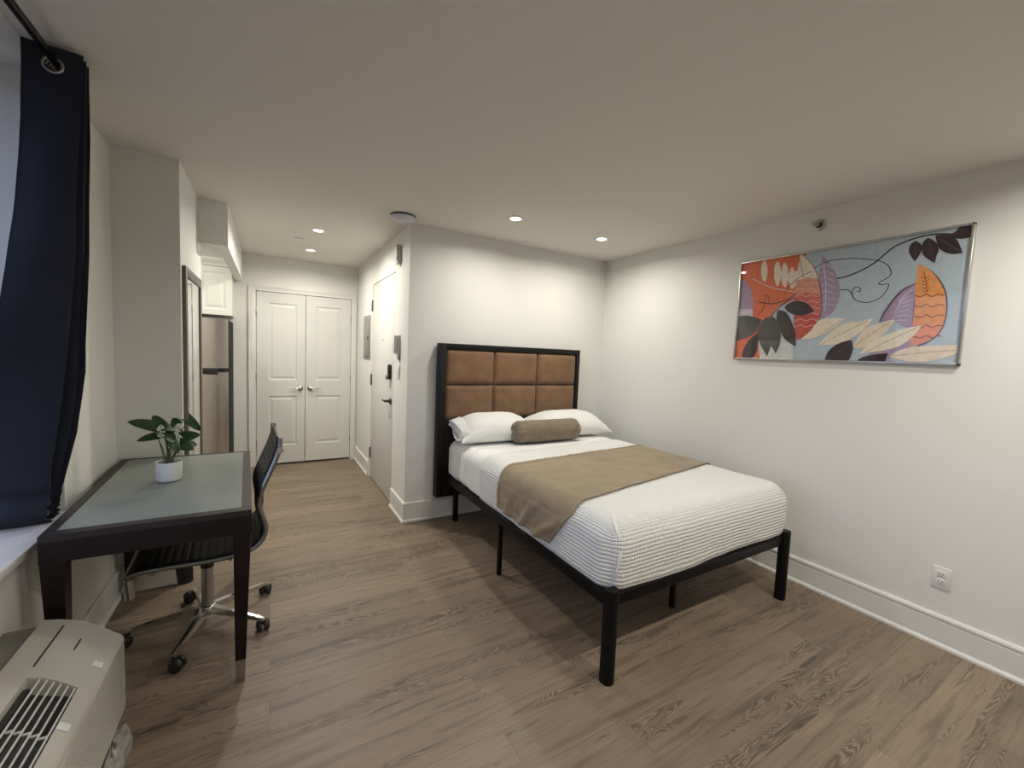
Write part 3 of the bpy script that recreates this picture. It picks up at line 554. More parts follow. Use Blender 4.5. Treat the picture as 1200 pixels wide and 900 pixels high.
# ------------------------------------------------------------------ bed
BX0, BX1, BY0, BY1 = 1.272, 2.745, 1.262, 3.235
t = thing('bed', ((BX0 + BX1) / 2, (BY0 + BY1) / 2, 0), 'black metal platform bed frame with tall brown panelled headboard', 'bed')
RZ0, RZ1 = .345, .40
def part(mb, nm, m, par=t, lab=None):
    o = place(mb.build(nm, m), None, par)
    if lab: o['label'] = lab
    return o
part(MB().box((BX0, BY0, RZ0), (BX0 + .03, BY1, RZ1), bev=.003), 'side_rail', M_black)
part(MB().box((BX1 - .03, BY0, RZ0), (BX1, BY1, RZ1), bev=.003), 'side_rail', M_black)
part(MB().box((BX0 + .03, BY0, RZ0), (BX1 - .03, BY0 + .03, RZ1), bev=.003), 'foot_rail', M_black)
part(MB().box((BX0 + .03, BY1 - .03, RZ0), (BX1 - .03, BY1, RZ1), bev=.003), 'head_rail', M_black)
part(MB().box((2.0, BY0 + .03, RZ0), (2.03, BY1 - .03, RZ1 - .012)), 'centre_rail', M_black)
for i in range(9):
    y = BY0 + .16 + i * .205
    part(MB().box((BX0 + .03, y, RZ1 - .012), (BX1 - .03, y + .06, RZ1)), 'slat', M_black)
def d_leg(x, y, sx, top):
    k = MB(); n = 14
    P = [(x + sx * .0, y + .026), (x + sx * .0, y - .002)] + [(x + sx * (.029 - .029 * math.cos(PI * i / n)), y - .002 - .022 * math.sin(PI * i / n)) for i in range(1, n)] + [(x + sx * .058, y - .002), (x + sx * .058, y + .026)]
    lo = [k.bm.verts.new((a, b, 0)) for a, b in P]; hi = [k.bm.verts.new((a, b, top)) for a, b in P]
    for i in range(len(P)): f = k.bm.faces.new((lo[i], lo[(i + 1) % len(P)], hi[(i + 1) % len(P)], hi[i])); f.smooth = True
    k.bm.faces.new(lo[::-1]); k.bm.faces.new(hi); return k
part(d_leg(BX0 - .006, BY0, 1, .425), 'leg', M_black)
part(d_leg(BX1 + .006, BY0, -1, .428), 'leg', M_black)
for x, y in ((BX0 + .004, 2.255), (2.02, 1.50), (2.02, 2.26), (BX1 - .03, 2.255), (2.02, 3.12)): part(MB().box((x, y, .0), (x + .026, y + .026, RZ0 + .01), bev=.002), 'leg', M_black)
for x in (BX0 + .075, BX1 - .11): part(MB().box((x, 3.175, 0), (x + .036, 3.215, RZ0 + .01), bev=.004).box((x - .002, 3.172, 0), (x + .038, 3.218, .012), bev=.002), 'leg', M_black)
# headboard
HX0, HX1, HY0, HY1, HZ0, HZ1 = 1.205, 2.672, 3.24, 3.322, .205, 1.503
px0, px1, pz0, pz1 = 1.262, 2.632, .862, 1.458
k = MB(); k.box((HX0, HY0, HZ0), (px0, HY1, HZ1), bev=.003).box((px1, HY0, HZ0), (HX1, HY1, HZ1), bev=.003).box((px0, HY0, pz1), (px1, HY1, HZ1), bev=.003).box((px0, HY0 + .002, HZ0), (px1, HY1, pz0), bev=.003).box((px0, HY0 + .03, pz0), (px1, HY1, pz1))
hb = part(k, 'headboard', M_hbframe, t, 'black headboard frame with six brown suede panels')
cw = (px1 - px0) / 3; ch = (pz1 - pz0) / 2
for i in range(3):
    for j in range(2):
        a, c = px0 + i * cw, pz0 + j * ch
        def fn(u, v, a=a, c=c):
            uu, vv = 2 * u - 1, 2 * v - 1
            e = max(abs(uu), abs(vv)); b_ = (1 - abs(uu) ** 14) ** .45 * (1 - abs(vv) ** 10) ** .45
            wob = .003 * nz(a + u * cw * 1, c + v * ch, 3, 7) + .0015 * nz(a + u * cw * 4, c + v * ch, 3, 9)
            return (a + .0015 + u * (cw - .003), HY0 + .029 - b_ * (.032 + wob) - .006 * (1 - uu * uu) * (1 - vv * vv), c + .0015 + v * (ch - .003))
        place(MB().grid(30, 18, fn).build('suede_panel', M_suede), None, hb)
# plug the hidden bracket: two struts tying the headboard to the head rail
for x in (1.5, 2.4): part(MB().box((x, 3.20, .35), (x + .04, 3.245, .39)), 'bracket', M_black)

# mattress and linens: one rounded-box family with offsets
MX0, MX1, MY0, MY1, MZ0, MZ1, MR = 1.290, 2.755, 1.285, 3.232, .402, .700, .088
def rbox(off, ykeep=None, sp=.02, uv=False, wr=None, bottom=True, lowest=None):
    """rounded box surface (mattress form grown by off). UV = unrolled cloth in metres"""
    x0, x1, y0, y1, z0, z1, r = MX0 - off, MX1 + off, MY0 - off, MY1 + off, MZ0 - (off if bottom else 0), MZ1 + off, MR + off
    rh = .045 + off   # head end stays square
    bm = bmesh.new(); uvl = bm.loops.layers.uv.new('UVMap')
    nx, ny, nz_ = int((x1 - x0) / sp), int((y1 - y0) / sp), int((z1 - z0) / sp)
    def proj(p):
        if p.z < (z0 + z1) / 2:      # small radius along the bottom edge
            rb_ = .03 + off; t_ = p.z
            c = Vector((min(max(p.x, x0 + r), x1 - r), min(max(p.y, y0 + r), y1 - rh), 0)); d2 = Vector((p.x - c.x, p.y - c.y, 0))
            if d2.length > 1e-9:
                if p.y > y1 - rh: e = Vector((d2.x / r, d2.y / rh, 0)).normalized(); h2 = Vector((e.x * r, e.y * rh, 0))
                else: h2 = d2.normalized() * r
                full = max(abs(p.x - c.x) / r, abs(p.y - c.y) / (rh if p.y > y1 - rh else r))
                edge = c + h2 * min(1, full)
                inset = 0
                dz = max(0, z0 + rb_ - p.z)
                if dz > 0 and full > .999: inset = rb_ - math.sqrt(max(0, rb_ * rb_ - dz * dz))
                if h2.length > 1e-9: edge -= h2.normalized() * inset
                return Vector((edge.x, edge.y, p.z))
            return Vector((p.x, p.y, p.z))
        c = Vector((min(max(p.x, x0 + r), x1 - r), min(max(p.y, y0 + r), y1 - rh), min(p.z, z1 - r)))
        d = p - c
        if d.length < 1e-9: return p
        rr = r
        if p.y > y1 - rh:
            e = Vector((d.x / r, d.y / rh, d.z / r)); e.normalize(); return c + Vector((e.x * r, e.y * rh, e.z * r))
        return c + d.normalized() * rr
    cache = {}
    def V(p):
        key = (round(p.x, 5), round(p.y, 5), round(p.z, 5))
        if key not in cache:
            q = proj(p)
            if wr: q = wr(q)
            cache[key] = bm.verts.new(q)
        return cache[key]
    def side(o, du, dv, nu, nv, kind):
        for i in range(nu):
            for j in range(nv):
                P = [o + du * (i + a) / nu + dv * (j + b) / nv for a, b in ((0, 0), (1, 0), (1, 1), (0, 1))]
                cen = sum(P, Vector()) / 4
                if ykeep and not (ykeep[0](cen.x) <= cen.y <= ykeep[1](cen.x)): continue
                if kind == 'bottom' and (ykeep is not None): continue
                f = bm.faces.new([V(p) for p in P]); f.smooth = True
                for lp, p in zip(f.loops, P):
                    q = lp.vert.co
                    if kind == 'top': w_ = (p.x, p.y)
                    elif kind == 'xside': w_ = ((x0 if p.x < (x0 + x1) / 2 else x1) + (-1 if p.x < (x0 + x1) / 2 else 1) * (z1 - p.z), p.y)
                    elif kind == 'foot': w_ = (p.z, p.x + 10)
                    else: w_ = (p.x, p.y)
                    lp[uvl].uv = w_
    X, Y, Z = Vector((x1 - x0, 0, 0)), Vector((0, y1 - y0, 0)), Vector((0, 0, z1 - z0)); O = Vector((x0, y0, z0))
    side(O + Z, X, Y, nx, ny, 'top'); side(O, X, Y, nx, ny, 'bottom')
    side(O, Y, Z, ny, nz_, 'xside'); side(O + X, Y, Z, ny, nz_, 'xside')
    side(O, X, Z, nx, nz_, 'foot')
    if not ykeep: side(O + Y, X, Z, nx, nz_, 'head')
    mb = MB(); mb.bm.free(); mb.bm = bm; return mb
def wrk(p, a=.003):
    return p
def wr_sheet(p):
    k_ = Vector(p); s = .004 * nz(p.x * .5, p.y * 1, p.z * .4, 9)
    if p.x < MX0 + .05: k_.x -= s + .003 * math.sin(p.y * 38 + p.z * 9)
    k_.z += .003 * nz(p.x, p.y, 2, 6); return k_
ms = rbox(0, wr=wr_sheet).build('mattress', M_sheet)
tag(ms, 'thick mattress in a white fitted sheet on the black bed frame', 'mattress')
def wr_flat(p):
    k_ = Vector(p); k_.z += .003 * nz(p.x, p.y, 2, 6) + .0015 * nz(p.x, p.y * 4, 4, 9); return k_
fs = rbox(.004, (lambda x: 2.50 + .085 * (x - 1.3), lambda x: 2.78 + .05 * (x - 1.3)), wr=wr_flat).build('flat_sheet', M_white)
solid(fs, .002, 1); tag(fs, 'smooth white top sheet folded across the mattress between pillows and coverlet', 'sheet')
def wr_cov(p):
    k_ = Vector(p)
    k_.z += .003 * nz(p.x, p.y, 2, 6)
    if p.z < .47:   # hem hangs lower along the foot, tucked at the corners
        a = (p.x - MX0) / (MX1 - MX0)
        if p.y < MY0 + .03: k_.z -= .030 * math.exp(-((a - .28) / .2) ** 2) * (1 - (p.z - .40) / .07); 
    side_w = .004 * nz(p.x * 2, p.y * 2, p.z * 2, 3)
    if p.z < MZ1 - .02:
        if p.x < MX0 + .03: k_.x += side_w - .006 * math.sin(max(0, (p.z - .40)) / .3 * PI)
        if p.y < MY0 + .03: k_.y += side_w - .012 * math.sin(max(0, (p.z - .40)) / .3 * PI)
        if p.x > MX1 - .03: k_.x += .010 * math.sin(max(0, (p.z - .40)) / .3 * PI)
    # soft corner pleat at the near left foot corner
    dd = math.hypot(p.x - (MX0 + .012), p.y - (MY0 + .012))
    if dd < .05: 
        n = Vector((p.x - MX0 - .06, p.y - MY0 - .06, 0)).normalized(); k_ += n * (-.010 * math.exp(-((dd - .012) / .012) ** 2) * min(1, max(0, (MZ1 - p.z) / .1)))
    return k_
cv = rbox(.009, (lambda x: 0, lambda x: 2.575 + .085 * (x - 1.3)), sp=.015, wr=wr_cov).build('coverlet', M_quilt)
solid(cv, .006, 1); tag(cv, 'white ribbed coverlet tucked over the foot half of the bed', 'bedspread')

# hospital-corner seam at the near left foot corner, a part of the coverlet
def seam_path():
    off = .012; r = MR + off; c = Vector((MX0 - off + r, MY0 - off + r, MZ1 + off - r)); out = []
    for i in range(30):
        s = i / 29
        if s < .5: ph = math.radians(88 * (1 - s / .5)); th = math.radians(20 + 30 * (1 - s / .5)); out.append(c + Vector((-math.sin(th) * math.cos(ph), -math.cos(th) * math.cos(ph), math.sin(ph))) * r)
        else:
            q = (s - .5) / .5; th = math.radians(20 + 16 * q); out.append(c + Vector((-math.sin(th) * r, -math.cos(th) * r, -q * (c.z - .425))) + Vector((-math.sin(th), -math.cos(th), 0)) * .012 * math.sin(PI * q))
    return out
place(MB().tube(seam_path(), [.003 + .008 * math.sin(PI * min(1, i / 29 + .12)) for i in range(30)], n=10).build('corner_pleat', M_white), None, cv)

# velvet runner laid across the bed
def girth(s, off):
    """s metres from the left hem, up the left side, over the top, down the right side"""
    r = MR + off; zb = .455; L1 = (MZ1 + off - r) - zb; A = r * PI / 2; Tt = (MX1 + off - r) - (MX0 - off + r)
    if s < L1: return MX0 - off - .006 * math.sin(PI * min(1, max(0, (zb + s - .40) / .3))), zb + s, 0
    s -= L1
    if s < A: a = s / r; return MX0 - off + r - r * math.cos(a), MZ1 + off - r + r * math.sin(a), 1
    s -= A
    if s < Tt: return MX0 - off + r + s, MZ1 + off, 2
    s -= Tt
    if s < A: a = s / r; return MX1 + off - r + r * math.sin(a), MZ1 + off - r + r * math.cos(a), 3
    s -= A; return MX1 + off + .008, MZ1 + off - r - s, 4
ro = .017
_L1 = (MZ1 + ro - MR - ro) - .455; LT = 2 * _L1 + (MR + ro) * PI + (MX1 - MX0 + 2 * ro - 2 * (MR + ro))
def runner(u, v):
    s = u * LT; x, z, reg = girth(s, ro)
    xa = min(max(x, MX0), MX1); a = (xa - 1.3) / 1.45
    top_n = 1.545 + .255 * a; top_f = 2.285 + .135 * a
    dn = max(0, (.66 - z) / .205)
    if x < 1.5: lo = top_n + .16 * dn; hi = top_f - .015 * dn; z -= .035 * dn * (1 - v) * 0
    else: lo, hi = top_n, top_f
    y = lo + (hi - lo) * v
    f = .004 * nz(x, y, 5, 6) + .0025 * nz(x * 3, y, 9, 10)
    if x < 1.42 and z < MZ1:
        fold = dn * (.026 * (math.sin(17 * v * (1 + .3 * dn) - 5 * dn + 2) * .5 + .5) ** 2 * (1 - v * .45) + .010 * nz(v * 4, dn * 1.5, 1, 3)); x += -abs(fold) - .004 * dn; 
    if v < .03 or v > .97 or u < .012: f += .004
    if .03 <= v < .045 or .955 < v <= .97 or .012 <= u < .018: f -= .002
    z += f if reg in (1, 2, 3) else 0
    if reg in (0, 4): x += (-f if reg == 0 else f)
    return (x, y, z)
rn = MB().grid(190, 110, runner).build('bed_runner', M_taupe); solid(rn, .005, 1)
tag(rn, 'taupe velvet bed runner draped across the middle of the bed', 'bed runner')

# pillows
def pillow(name, w_, h_, th, loc, tilt, rz, label, seed, flange=False):
    def fn(sgn):
        def g(u, v):
            a, b = 2 * u - 1, 2 * v - 1
            a = math.copysign(1 - (1 - abs(a)) ** 1.6, a); b = math.copysign(1 - (1 - abs(b)) ** 1.6, b)
            e = max(0, (1 - abs(a) ** 2.6)) ** .55 * max(0, (1 - abs(b) ** 2.4)) ** .55
            x = a * w_ / 2 * (1 - .07 * (1 - abs(b) ** 2)* abs(a) ** 4) ; y = b * h_ / 2 * (1 - .10 * (1 - abs(a) ** 2) * abs(b) ** 4)
            wv = .012 * nz(a * 1.1 + seed, b * 1.6, seed, 1.7) + .006 * abs(nz(a * 2.5, b * 2.5 + seed, sgn, 2.2)) + .004 * nz(a * 6, b * 5, seed, 1.5)
            z = sgn * (th / 2 * e * (1 if sgn > 0 else .8) + wv * min(1, e * 3)) - .035 * abs(a) ** 3 * (1 + .5 * b)
            return (x, y, z)
        return g
    k = MB(); k.grid(46, 34, fn(1)); k.grid(46, 34, fn(-1)); bmesh.ops.remove_doubles(k.bm, verts=k.bm.verts, dist=.0004)
    o = k.build(name, M_sheet)
    o.rotation_euler = Euler((tilt, 0, rz)); o.location = loc
    tag(o, label, 'pillow', group='white bed pillows'); return o
p1 = pillow('pillow', .72, .37, .21, (1.645, 3.055, .812), math.radians(20), math.radians(-2), 'white pillow at the left of the headboard, with a loose open pillowcase end', 3.1)
p2 = pillow('pillow', .82, .37, .21, (2.42, 3.055, .814), math.radians(20), math.radians(-2), 'white pillow at the right of the headboard, nearest the right wall', 8.4)
# loose pillowcase hem at the near end of the left pillow
def hem(u, v):
    a = 2 * PI * v; x = -.365 - .0 + u * .075
    ry, rz_ = .155 * (1 - .18 * (1 - u)), (.048 + .028 * u)
    k_ = 1 + .10 * math.sin(5 * a + 2) * (1 - u) + .05 * math.sin(9 * a) * (1 - u)
    return (x - .015 * math.sin(a * 2) * (1 - u), ry * math.cos(a) * k_, rz_ * math.sin(a) * k_)
k = MB(); k.grid(10, 49, hem); h = k.build('pillowcase_hem', M_sheet, p1); solid(h, .003)

def bolster():
    k = MB(); L_, R_ = .66, .094; n = 72; prof = []
    for i in range(61):
        s = i / 60; x = -L_ / 2 + L_ * s; e = min(s, 1 - s) * L_
        r = R_ * (1 - max(0, 1 - e / .06) ** 2.4) ** .5 if e < .06 else R_
        prof.append((x, r))
    def fn(u, v):
        x, r = prof[int(round(v * 60))]; a = 2 * PI * u
        endk = max(0, 1 - (L_ / 2 - abs(x)) / .12)
        r *= 1 + endk * .05 * math.sin(11 * a + 3 * nz(a, 0, 1, 1)) + .02 * nz(x * 6, a, 2, 1.3) - .03 * endk * abs(math.sin(2.5 * a + 1))
        z = r * math.sin(a); 
        if z < -.082: z = -.082
        return (x, r * math.cos(a), z)
    k.grid(n, 61, fn, closed=True)
    # gathered end discs
    for sg in (-1, 1):
        k.lathe([(.0, .004), (.012, .002), (.03, .010), (.055, .010)], M=Matrix.Translation((sg * (L_ / 2 - .012), 0, 0)) @ Matrix.Rotation(sg * PI / 2, 4, 'Y'))
    o = k.build('bolster_cushion', M_taupe2); o.location = (2.035, 2.86, .800); o.rotation_euler = (0, 0, math.radians(-1)); return o
tag(bolster(), 'taupe velvet cylindrical bolster in front of the white pillows', 'cushion')

# ------------------------------------------------------------------ desk
DK = [(-.663, 1.922), (-.063, 1.924), (-.107, 3.018), (-.706, 3.020)]; DTZ = .765
t = thing('writing_desk', (-.385, 2.47, 0), 'dark espresso writing desk with grey-green glass top and tapered legs', 'desk')
def lerp4(u, v):
    a = Vector(DK[0]).lerp(Vector(DK[1]), u); b = Vector(DK[3]).lerp(Vector(DK[2]), u); return a.lerp(b, v)
def slab(mb, u0, u1, v0, v1, z0_, z1_, m=None):
    i = mb.mi(m) if m else 0
    P = [lerp4(u0, v0), lerp4(u1, v0), lerp4(u1, v1), lerp4(u0, v1)]
    lo = [mb.bm.verts.new((p.x, p.y, z0_)) for p in P]; hi = [mb.bm.verts.new((p.x, p.y, z1_)) for p in P]
    for q in [lo[::-1], hi] + [[lo[j], lo[(j + 1) % 4], hi[(j + 1) % 4], hi[j]] for j in range(4)]: f = mb.bm.faces.new(q); f.material_index = i
    return mb
eu, ev = .062, .042
k = MB(); slab(k, 0, 1, 0, ev, .742, DTZ); slab(k, 0, 1, 1 - ev * .45, 1, .742, DTZ); slab(k, 0, eu * .9, ev, 1 - ev * .45, .742, DTZ); slab(k, 1 - eu * .95, 1, ev, 1 - ev * .45, .742, DTZ)
slab(k, .02, .98, .02, .98, .735, .755)
bmesh.ops.bevel(k.bm, geom=[e for e in k.bm.edges if abs(e.verts[0].co.z - DTZ) < 1e-4 and abs(e.verts[1].co.z - DTZ) < 1e-4], offset=.0015, segments=2, affect='EDGES')
part(k, 'tabletop', M_deskedge, t)
k = MB(); slab(k, eu * .9, 1 - eu * .95, ev, 1 - ev * .45, .754, DTZ - .0015); part(k, 'glass_inset', M_glass_top, t, 'grey-green glass inset')
k = MB(); slab(k, .0, 1., .0, .028, .668, .7425); slab(k, .0, 1., .972, 1., .668, .7425); slab(k, 0, .05, .028, .972, .668, .7425); slab(k, .95, 1, .028, .972, .668, .7425)
part(k, 'apron', M_espresso, t)
for iu, iv in ((0, 0), (1, 0), (1, 1), (0, 1)):
    c = lerp4(.052 if iu == 0 else .948, .029 if iv == 0 else .971); sy = 1 if iv == 0 else -1; sx = 1 if iu == 0 else -1
    foot = Vector((c.x + sx * .012, c.y + sy * .045)) if iu else Vector((c.x + sx * .004, c.y + sy * .02))
    def sec(mb, zs):
        R = []
        for z in zs:
            f_ = z / .70; q = foot.lerp(c, f_); hw = .0165 + (.0305 - .0165) * f_
            R.append([mb.bm.verts.new((q.x + a * hw, q.y + b * hw, z)) for a, b in ((-1, -1), (1, -1), (1, 1), (-1, 1))])
        for r0, r1 in zip(R, R[1:]):
            for j in range(4): mb.bm.faces.new((r0[j], r0[(j + 1) % 4], r1[(j + 1) % 4], r1[j]))
        mb.bm.faces.new(R[0][::-1]); mb.bm.faces.new(R[-1]); return mb
    lg = part(sec(MB(), (.105, .3, .5, .70)), 'leg', M_espresso, t)
    place(sec(MB(), (0, .05, .1048)).build('metal_tip', M_nickel), None, lg)

# plant ---------------------------------------------------------------
PX, PY, PZ = -.415, 2.49, DTZ
t = thing('potted_plant', (PX, PY, PZ), 'small green arrowhead plant in a white ceramic pot on the desk', 'plant')
MT = Matrix.Translation((PX, PY, PZ))
part(MB().lathe([(0, .0), (.040, .0), (.046, .004), (.0485, .012), (.0505, .09), (.0495, .093), (.0475, .092), (.046, .078), (0, .078)], n=48, M=MT), 'pot', M_pot, t)
part(MB().lathe([(0, .083), (.02, .084), (.040, .080), (.0465, .078)], n=24, M=MT), 'soil', M_soil, t)
leaves = [  # base (where the stem joins), tip, width, droop
    ((-.470, 2.50, 1.025), (-.552, 2.47, 1.061), .060, .008), ((-.455, 2.47, .985), (-.522, 2.45, .974), .042, .006),
    ((-.430, 2.50, 1.018), (-.360, 2.49, 1.012), .080, .02), ((-.450, 2.52, 1.030), (-.478, 2.53, 1.072), .05, .0),
    ((-.385, 2.49, 1.035), (-.398, 2.48, 1.066), .045, .0), ((-.425, 2.46, 1.0), (-.385, 2.43, .975), .07, .012),
    ((-.362, 2.50, .965), (-.300, 2.49, .985), .062, .012), ((-.372, 2.47, .940), (-.320, 2.45, .922), .060, .012),
    ((-.345, 2.52, 1.052), (-.293, 2.53, .990), .045, .008), ((-.395, 2.45, .955), (-.372, 2.40, .925), .055, .012),
    ((-.360, 2.52, .93), (-.308, 2.55, .925), .05, .01)]
for q, (b_, tp, wd, dr) in enumerate(leaves):
    b_, tp = Vector(b_), Vector(tp); ax = tp - b_; Ln = ax.length; ax.normalize(); sd = ax.cross(Vector((0, -.75, .66))).normalized(); up = sd.cross(ax)
    if q in (2, 5, 9): sd = (sd + Vector((.3, 0, .5))).normalized()
    def lf(u, v, b_=b_, ax=ax, Ln=Ln, sd=sd, up=up, wd=wd, dr=dr):
        s = u; c_ = 2 * v - 1
        back = -.28 * Ln * (1 - s) ** 2 * abs(c_) ** 1.2          # arrowhead lobes reach back past the stem
        hw = wd / 2 * ((1 - s) ** .75 * (1 + .9 * s)) 
        return tuple(b_ + ax * (s * Ln + back) + sd * c_ * hw + up * (-dr * s * s * 2 + .10 * wd * abs(c_)))
    k = MB(); k.grid(12, 9, lf); lo = part(k, 'leaf', M_leaf, t); solid(lo, .0008)
    root = Vector((PX + (q % 4 - 1.5) * .007, PY + (q % 3 - 1) * .008, PZ + .08)); mid = root.lerp(b_, .5) + Vector((.0, 0, .012))
    sm = MB(); sm.tube([root, mid, b_], [.0026, .002, .0016], n=7); part(sm, 'stem', M_stem, t)

# ------------------------------------------------------------------ office chair
CX, CY = -.270, 2.478; CR = math.radians(3)
t = thing('office_chair', (CX, CY, 0), 'black ribbed office chair with chrome five-star base pushed under the desk', 'chair')
# side profile (x relative to chair centre, z): front lip, seat, lumbar curve, back
prof = [(-.262, .380), (-.268, .405), (-.262, .428), (-.235, .440), (-.15, .443), (0, .436), (.10, .438), (.175, .452), (.215, .478), (.236, .515), (.240, .555), (.228, .605), (.212, .66), (.216, .71), (.232, .755), (.262, .83), (.285, .89), (.298, .94), (.300, .985)]
prof = smoothpts(prof, False, 4)
def cm(p): # chair local -> world
    v = Matrix.Rotation(CR, 3, 'Z') @ Vector(p); return Vector((v.x + CX, v.y + CY, v.z))
HWD = .225
acc = [0]
for a, b in zip(prof, prof[1:]): acc.append(acc[-1] + math.dist(a, b))
def at(s):
    for i in range(len(acc) - 1):
        if s <= acc[i + 1] or i == len(acc) - 2:
            f_ = (s - acc[i]) / (acc[i + 1] - acc[i]); p, q = prof[i], prof[i + 1]; d = Vector((q[0] - p[0], q[1] - p[1])).normalized()
            return Vector((p[0] + (q[0] - p[0]) * f_, p[1] + (q[1] - p[1]) * f_)), Vector((-d.y, d.x))
def sling(s0, s1):
    n = int((s1 - s0) / .008)
    def fn(u, v):
        s = s0 + (s1 - s0) * u; p, nn = at(s); y = (2 * v - 1) * (HWD - .004)
        rib = .0035 * abs(math.sin(PI * s / .032)) ** .5 * (1 - abs(2 * v - 1) ** 12)
        sag = .006 * (1 - (2 * v - 1) ** 2)
        q = p + nn * (rib - sag + .004); return cm((q.x, y, q.y))
    return MB().grid(n * 2, 15, fn)
S_split = acc[[i for i, p in enumerate(prof) if p[0] > .232][0]]
o = part(sling(.0, S_split), 'seat', M_leather, t); solid(o, .012, -1)
o = part(sling(S_split, acc[-1]), 'backrest', M_leather, t); solid(o, .010, -1)
for sy in (-1, 1):
    k = MB(); k.tube([cm((p[0] + .002, sy * HWD, p[1] - .002)) for p in prof], .0065, n=8, sx=1, sy=1.6); part(k, 'side_rail', M_rail, t)
k = MB(); k.tube([cm((.300, -HWD - .022, .925)), cm((.300, HWD + .022, .925))], .0155, n=18); part(k, 'top_tube', M_chrome, t)
k = MB(); k.tube([cm((-.262, -HWD - .012, .415)), cm((-.262, HWD + .012, .415))], .0155, n=18); k.tube([cm((-.258, -HWD, .42)), cm((-.252, -HWD, .335))], .017, n=14); part(k, 'front_tube', M_nickel, t)
k = MB(); k.tube([cm((.318, HWD + .03, .905)), cm((.330, HWD + .045, .80)), cm((.300, HWD + .055, .70)), cm((.262, HWD + .045, .715)), cm((.255, HWD + .02, .82))], .009, n=10); part(k, 'arm_bracket', M_chrome, t)
k = MB(); k.box((-.10, -.075, .375), (.08, .075, .425), bev=.01, M=Matrix.Translation((CX, CY, 0)) @ Matrix.Rotation(CR, 4, 'Z')); k.tube([cm((0, 0, .33)), cm((0, 0, .40))], .026, n=16); part(k, 'tilt_mechanism', M_plastic, t)
k = MB(); k.tube([cm((-.085, -.06, .37)), cm((-.08, -.065, .285))], [.034, .030], n=18); part(k, 'tension_knob', M_plastic, t)
k = MB(); k.tube([cm((.05, -.06, .40)), cm((.09, -.16, .405)), cm((.10, -.20, .41))], .005, n=8); part(k, 'height_lever', M_plastic, t)
for sx in (-.18, .13): part(MB().box((sx - .012, -HWD, .418), (sx + .012, HWD, .430), M=Matrix.Translation((CX, CY, 0)) @ Matrix.Rotation(CR, 4, 'Z')), 'cross_brace', M_nickel, t)
part(MB().tube([cm((0, 0, .10)), cm((0, 0, .318))], .0255, n=24), 'gas_lift', M_nickel, t)
part(MB().tube([cm((0, 0, .312)), cm((0, 0, .336))], .0285, n=24), 'lift_collar', M_plastic, t)
base = part(MB().lathe([(0, .07), (.034, .072), (.040, .085), (.036, .112), (.028, .118), (0, .118)], M=Matrix.Translation((CX, CY, 0))), 'base_hub', M_chrome, t)
for i in range(5):
    a = math.radians(180 + 72 * i); d = Vector((math.cos(a), math.sin(a), 0)); s_ = Vector((-d.y, d.x, 0)); c = Vector((CX, CY, 0))
    k = MB(); R = []
    for r_, hw, zt, zb in ((.02, .021, .113, .078), (.10, .019, .105, .075), (.20, .015, .090, .068), (.29, .011, .078, .060), (.305, .011, .074, .060)):
        p = c + d * r_; R.append([k.bm.verts.new(p + s_ * q * hw + Vector((0, 0, z))) for q, z in ((-1, zb), (1, zb), (.75, zt), (-.75, zt))])
    for r0, r1 in zip(R, R[1:]):
        for j in range(4): k.bm.faces.new((r0[j], r0[(j + 1) % 4], r1[(j + 1) % 4], r1[j]))
    k.bm.faces.new(R[0]); k.bm.faces.new(R[-1][::-1])
    bmesh.ops.bevel(k.bm, geom=[e for e in k.bm.edges], offset=.003, segments=2, affect='EDGES')
    for f in k.bm.faces: f.smooth = True
    sp = part(k, 'base_arm', M_chrome, t)
    e = c + d * .30; ca = a + math.radians(35 + 50 * (i % 3)); wd = Vector((math.cos(ca), math.sin(ca), 0)); wn = Vector((-wd.y, wd.x, 0)); wc = e + wd * .018 + Vector((0, 0, .0277))
    k = MB(); k.tube([e + Vector((0, 0, .045)), e + Vector((0, 0, .066))], .006, n=10); 
    for sg in (-1, 1):
        RM_ = Matrix.Translation(wc + wn * sg * .006) @ wn.to_track_quat('Z', 'Y').to_matrix().to_4x4()
        if sg < 0: RM_ = RM_ @ Matrix.Rotation(PI, 4, 'X')
        k.lathe([(0, 0), (.0265, 0), (.0275, .004), (.0275, .013), (.024, .020), (.012, .023), (0, .023)], n=22, M=RM_)
    k.box((wc.x - .008, wc.y - .008, .03), (wc.x + .008, wc.y + .008, .052), bev=.004)
    place(k.build('caster', M_plastic), None, sp)

# ------------------------------------------------------------------ air conditioner
t = thing('air_conditioner', (-.58, 1.34, 0), 'cream packaged wall air conditioner under the window with slotted top grille', 'air conditioner')
AP = [(-.643, .498), (-.604, .489), (-.582, .481), (-.553, .471), (-.522, .449), (-.49, .421), (-.481, .413), (-.464, .397), (-.452, .388), (-.446, .376), (-.446, .118), (-.50, .112), (-.643, .112)]
ay0, ay1, gy0, gy1 = .80, 1.882, .93, 1.60
k = MB()
def strip(y0_, y1_, pts):
    for a, b in zip(pts, pts[1:]):
        n = max(1, int((y1_ - y0_) / .1)); 
        f = k.bm.faces.new([k.bm.verts.new(q) for q in ((a[0], y0_, a[1]), (b[0], y0_, b[1]), (b[0], y1_, b[1]), (a[0], y1_, a[1]))]); f.smooth = True
ring = AP + [AP[0]]
strip(ay0, gy0, ring); strip(gy1, ay1, ring); strip(gy0, gy1, AP[:3]); strip(gy0, gy1, ring[6:])
for y_ in (ay0, ay1): k.bm.faces.new([k.bm.verts.new((x, y_, z)) for x, z in AP])
dp = .05
k.quad([(-.582, gy0, .481), (-.582, gy1, .481), (-.582, gy1, .481 - dp), (-.582, gy0, .481 - dp)]).quad([(-.481, gy0, .413), (-.481, gy1, .413), (-.481, gy1, .413 - .03), (-.481, gy0, .413 - .03)])
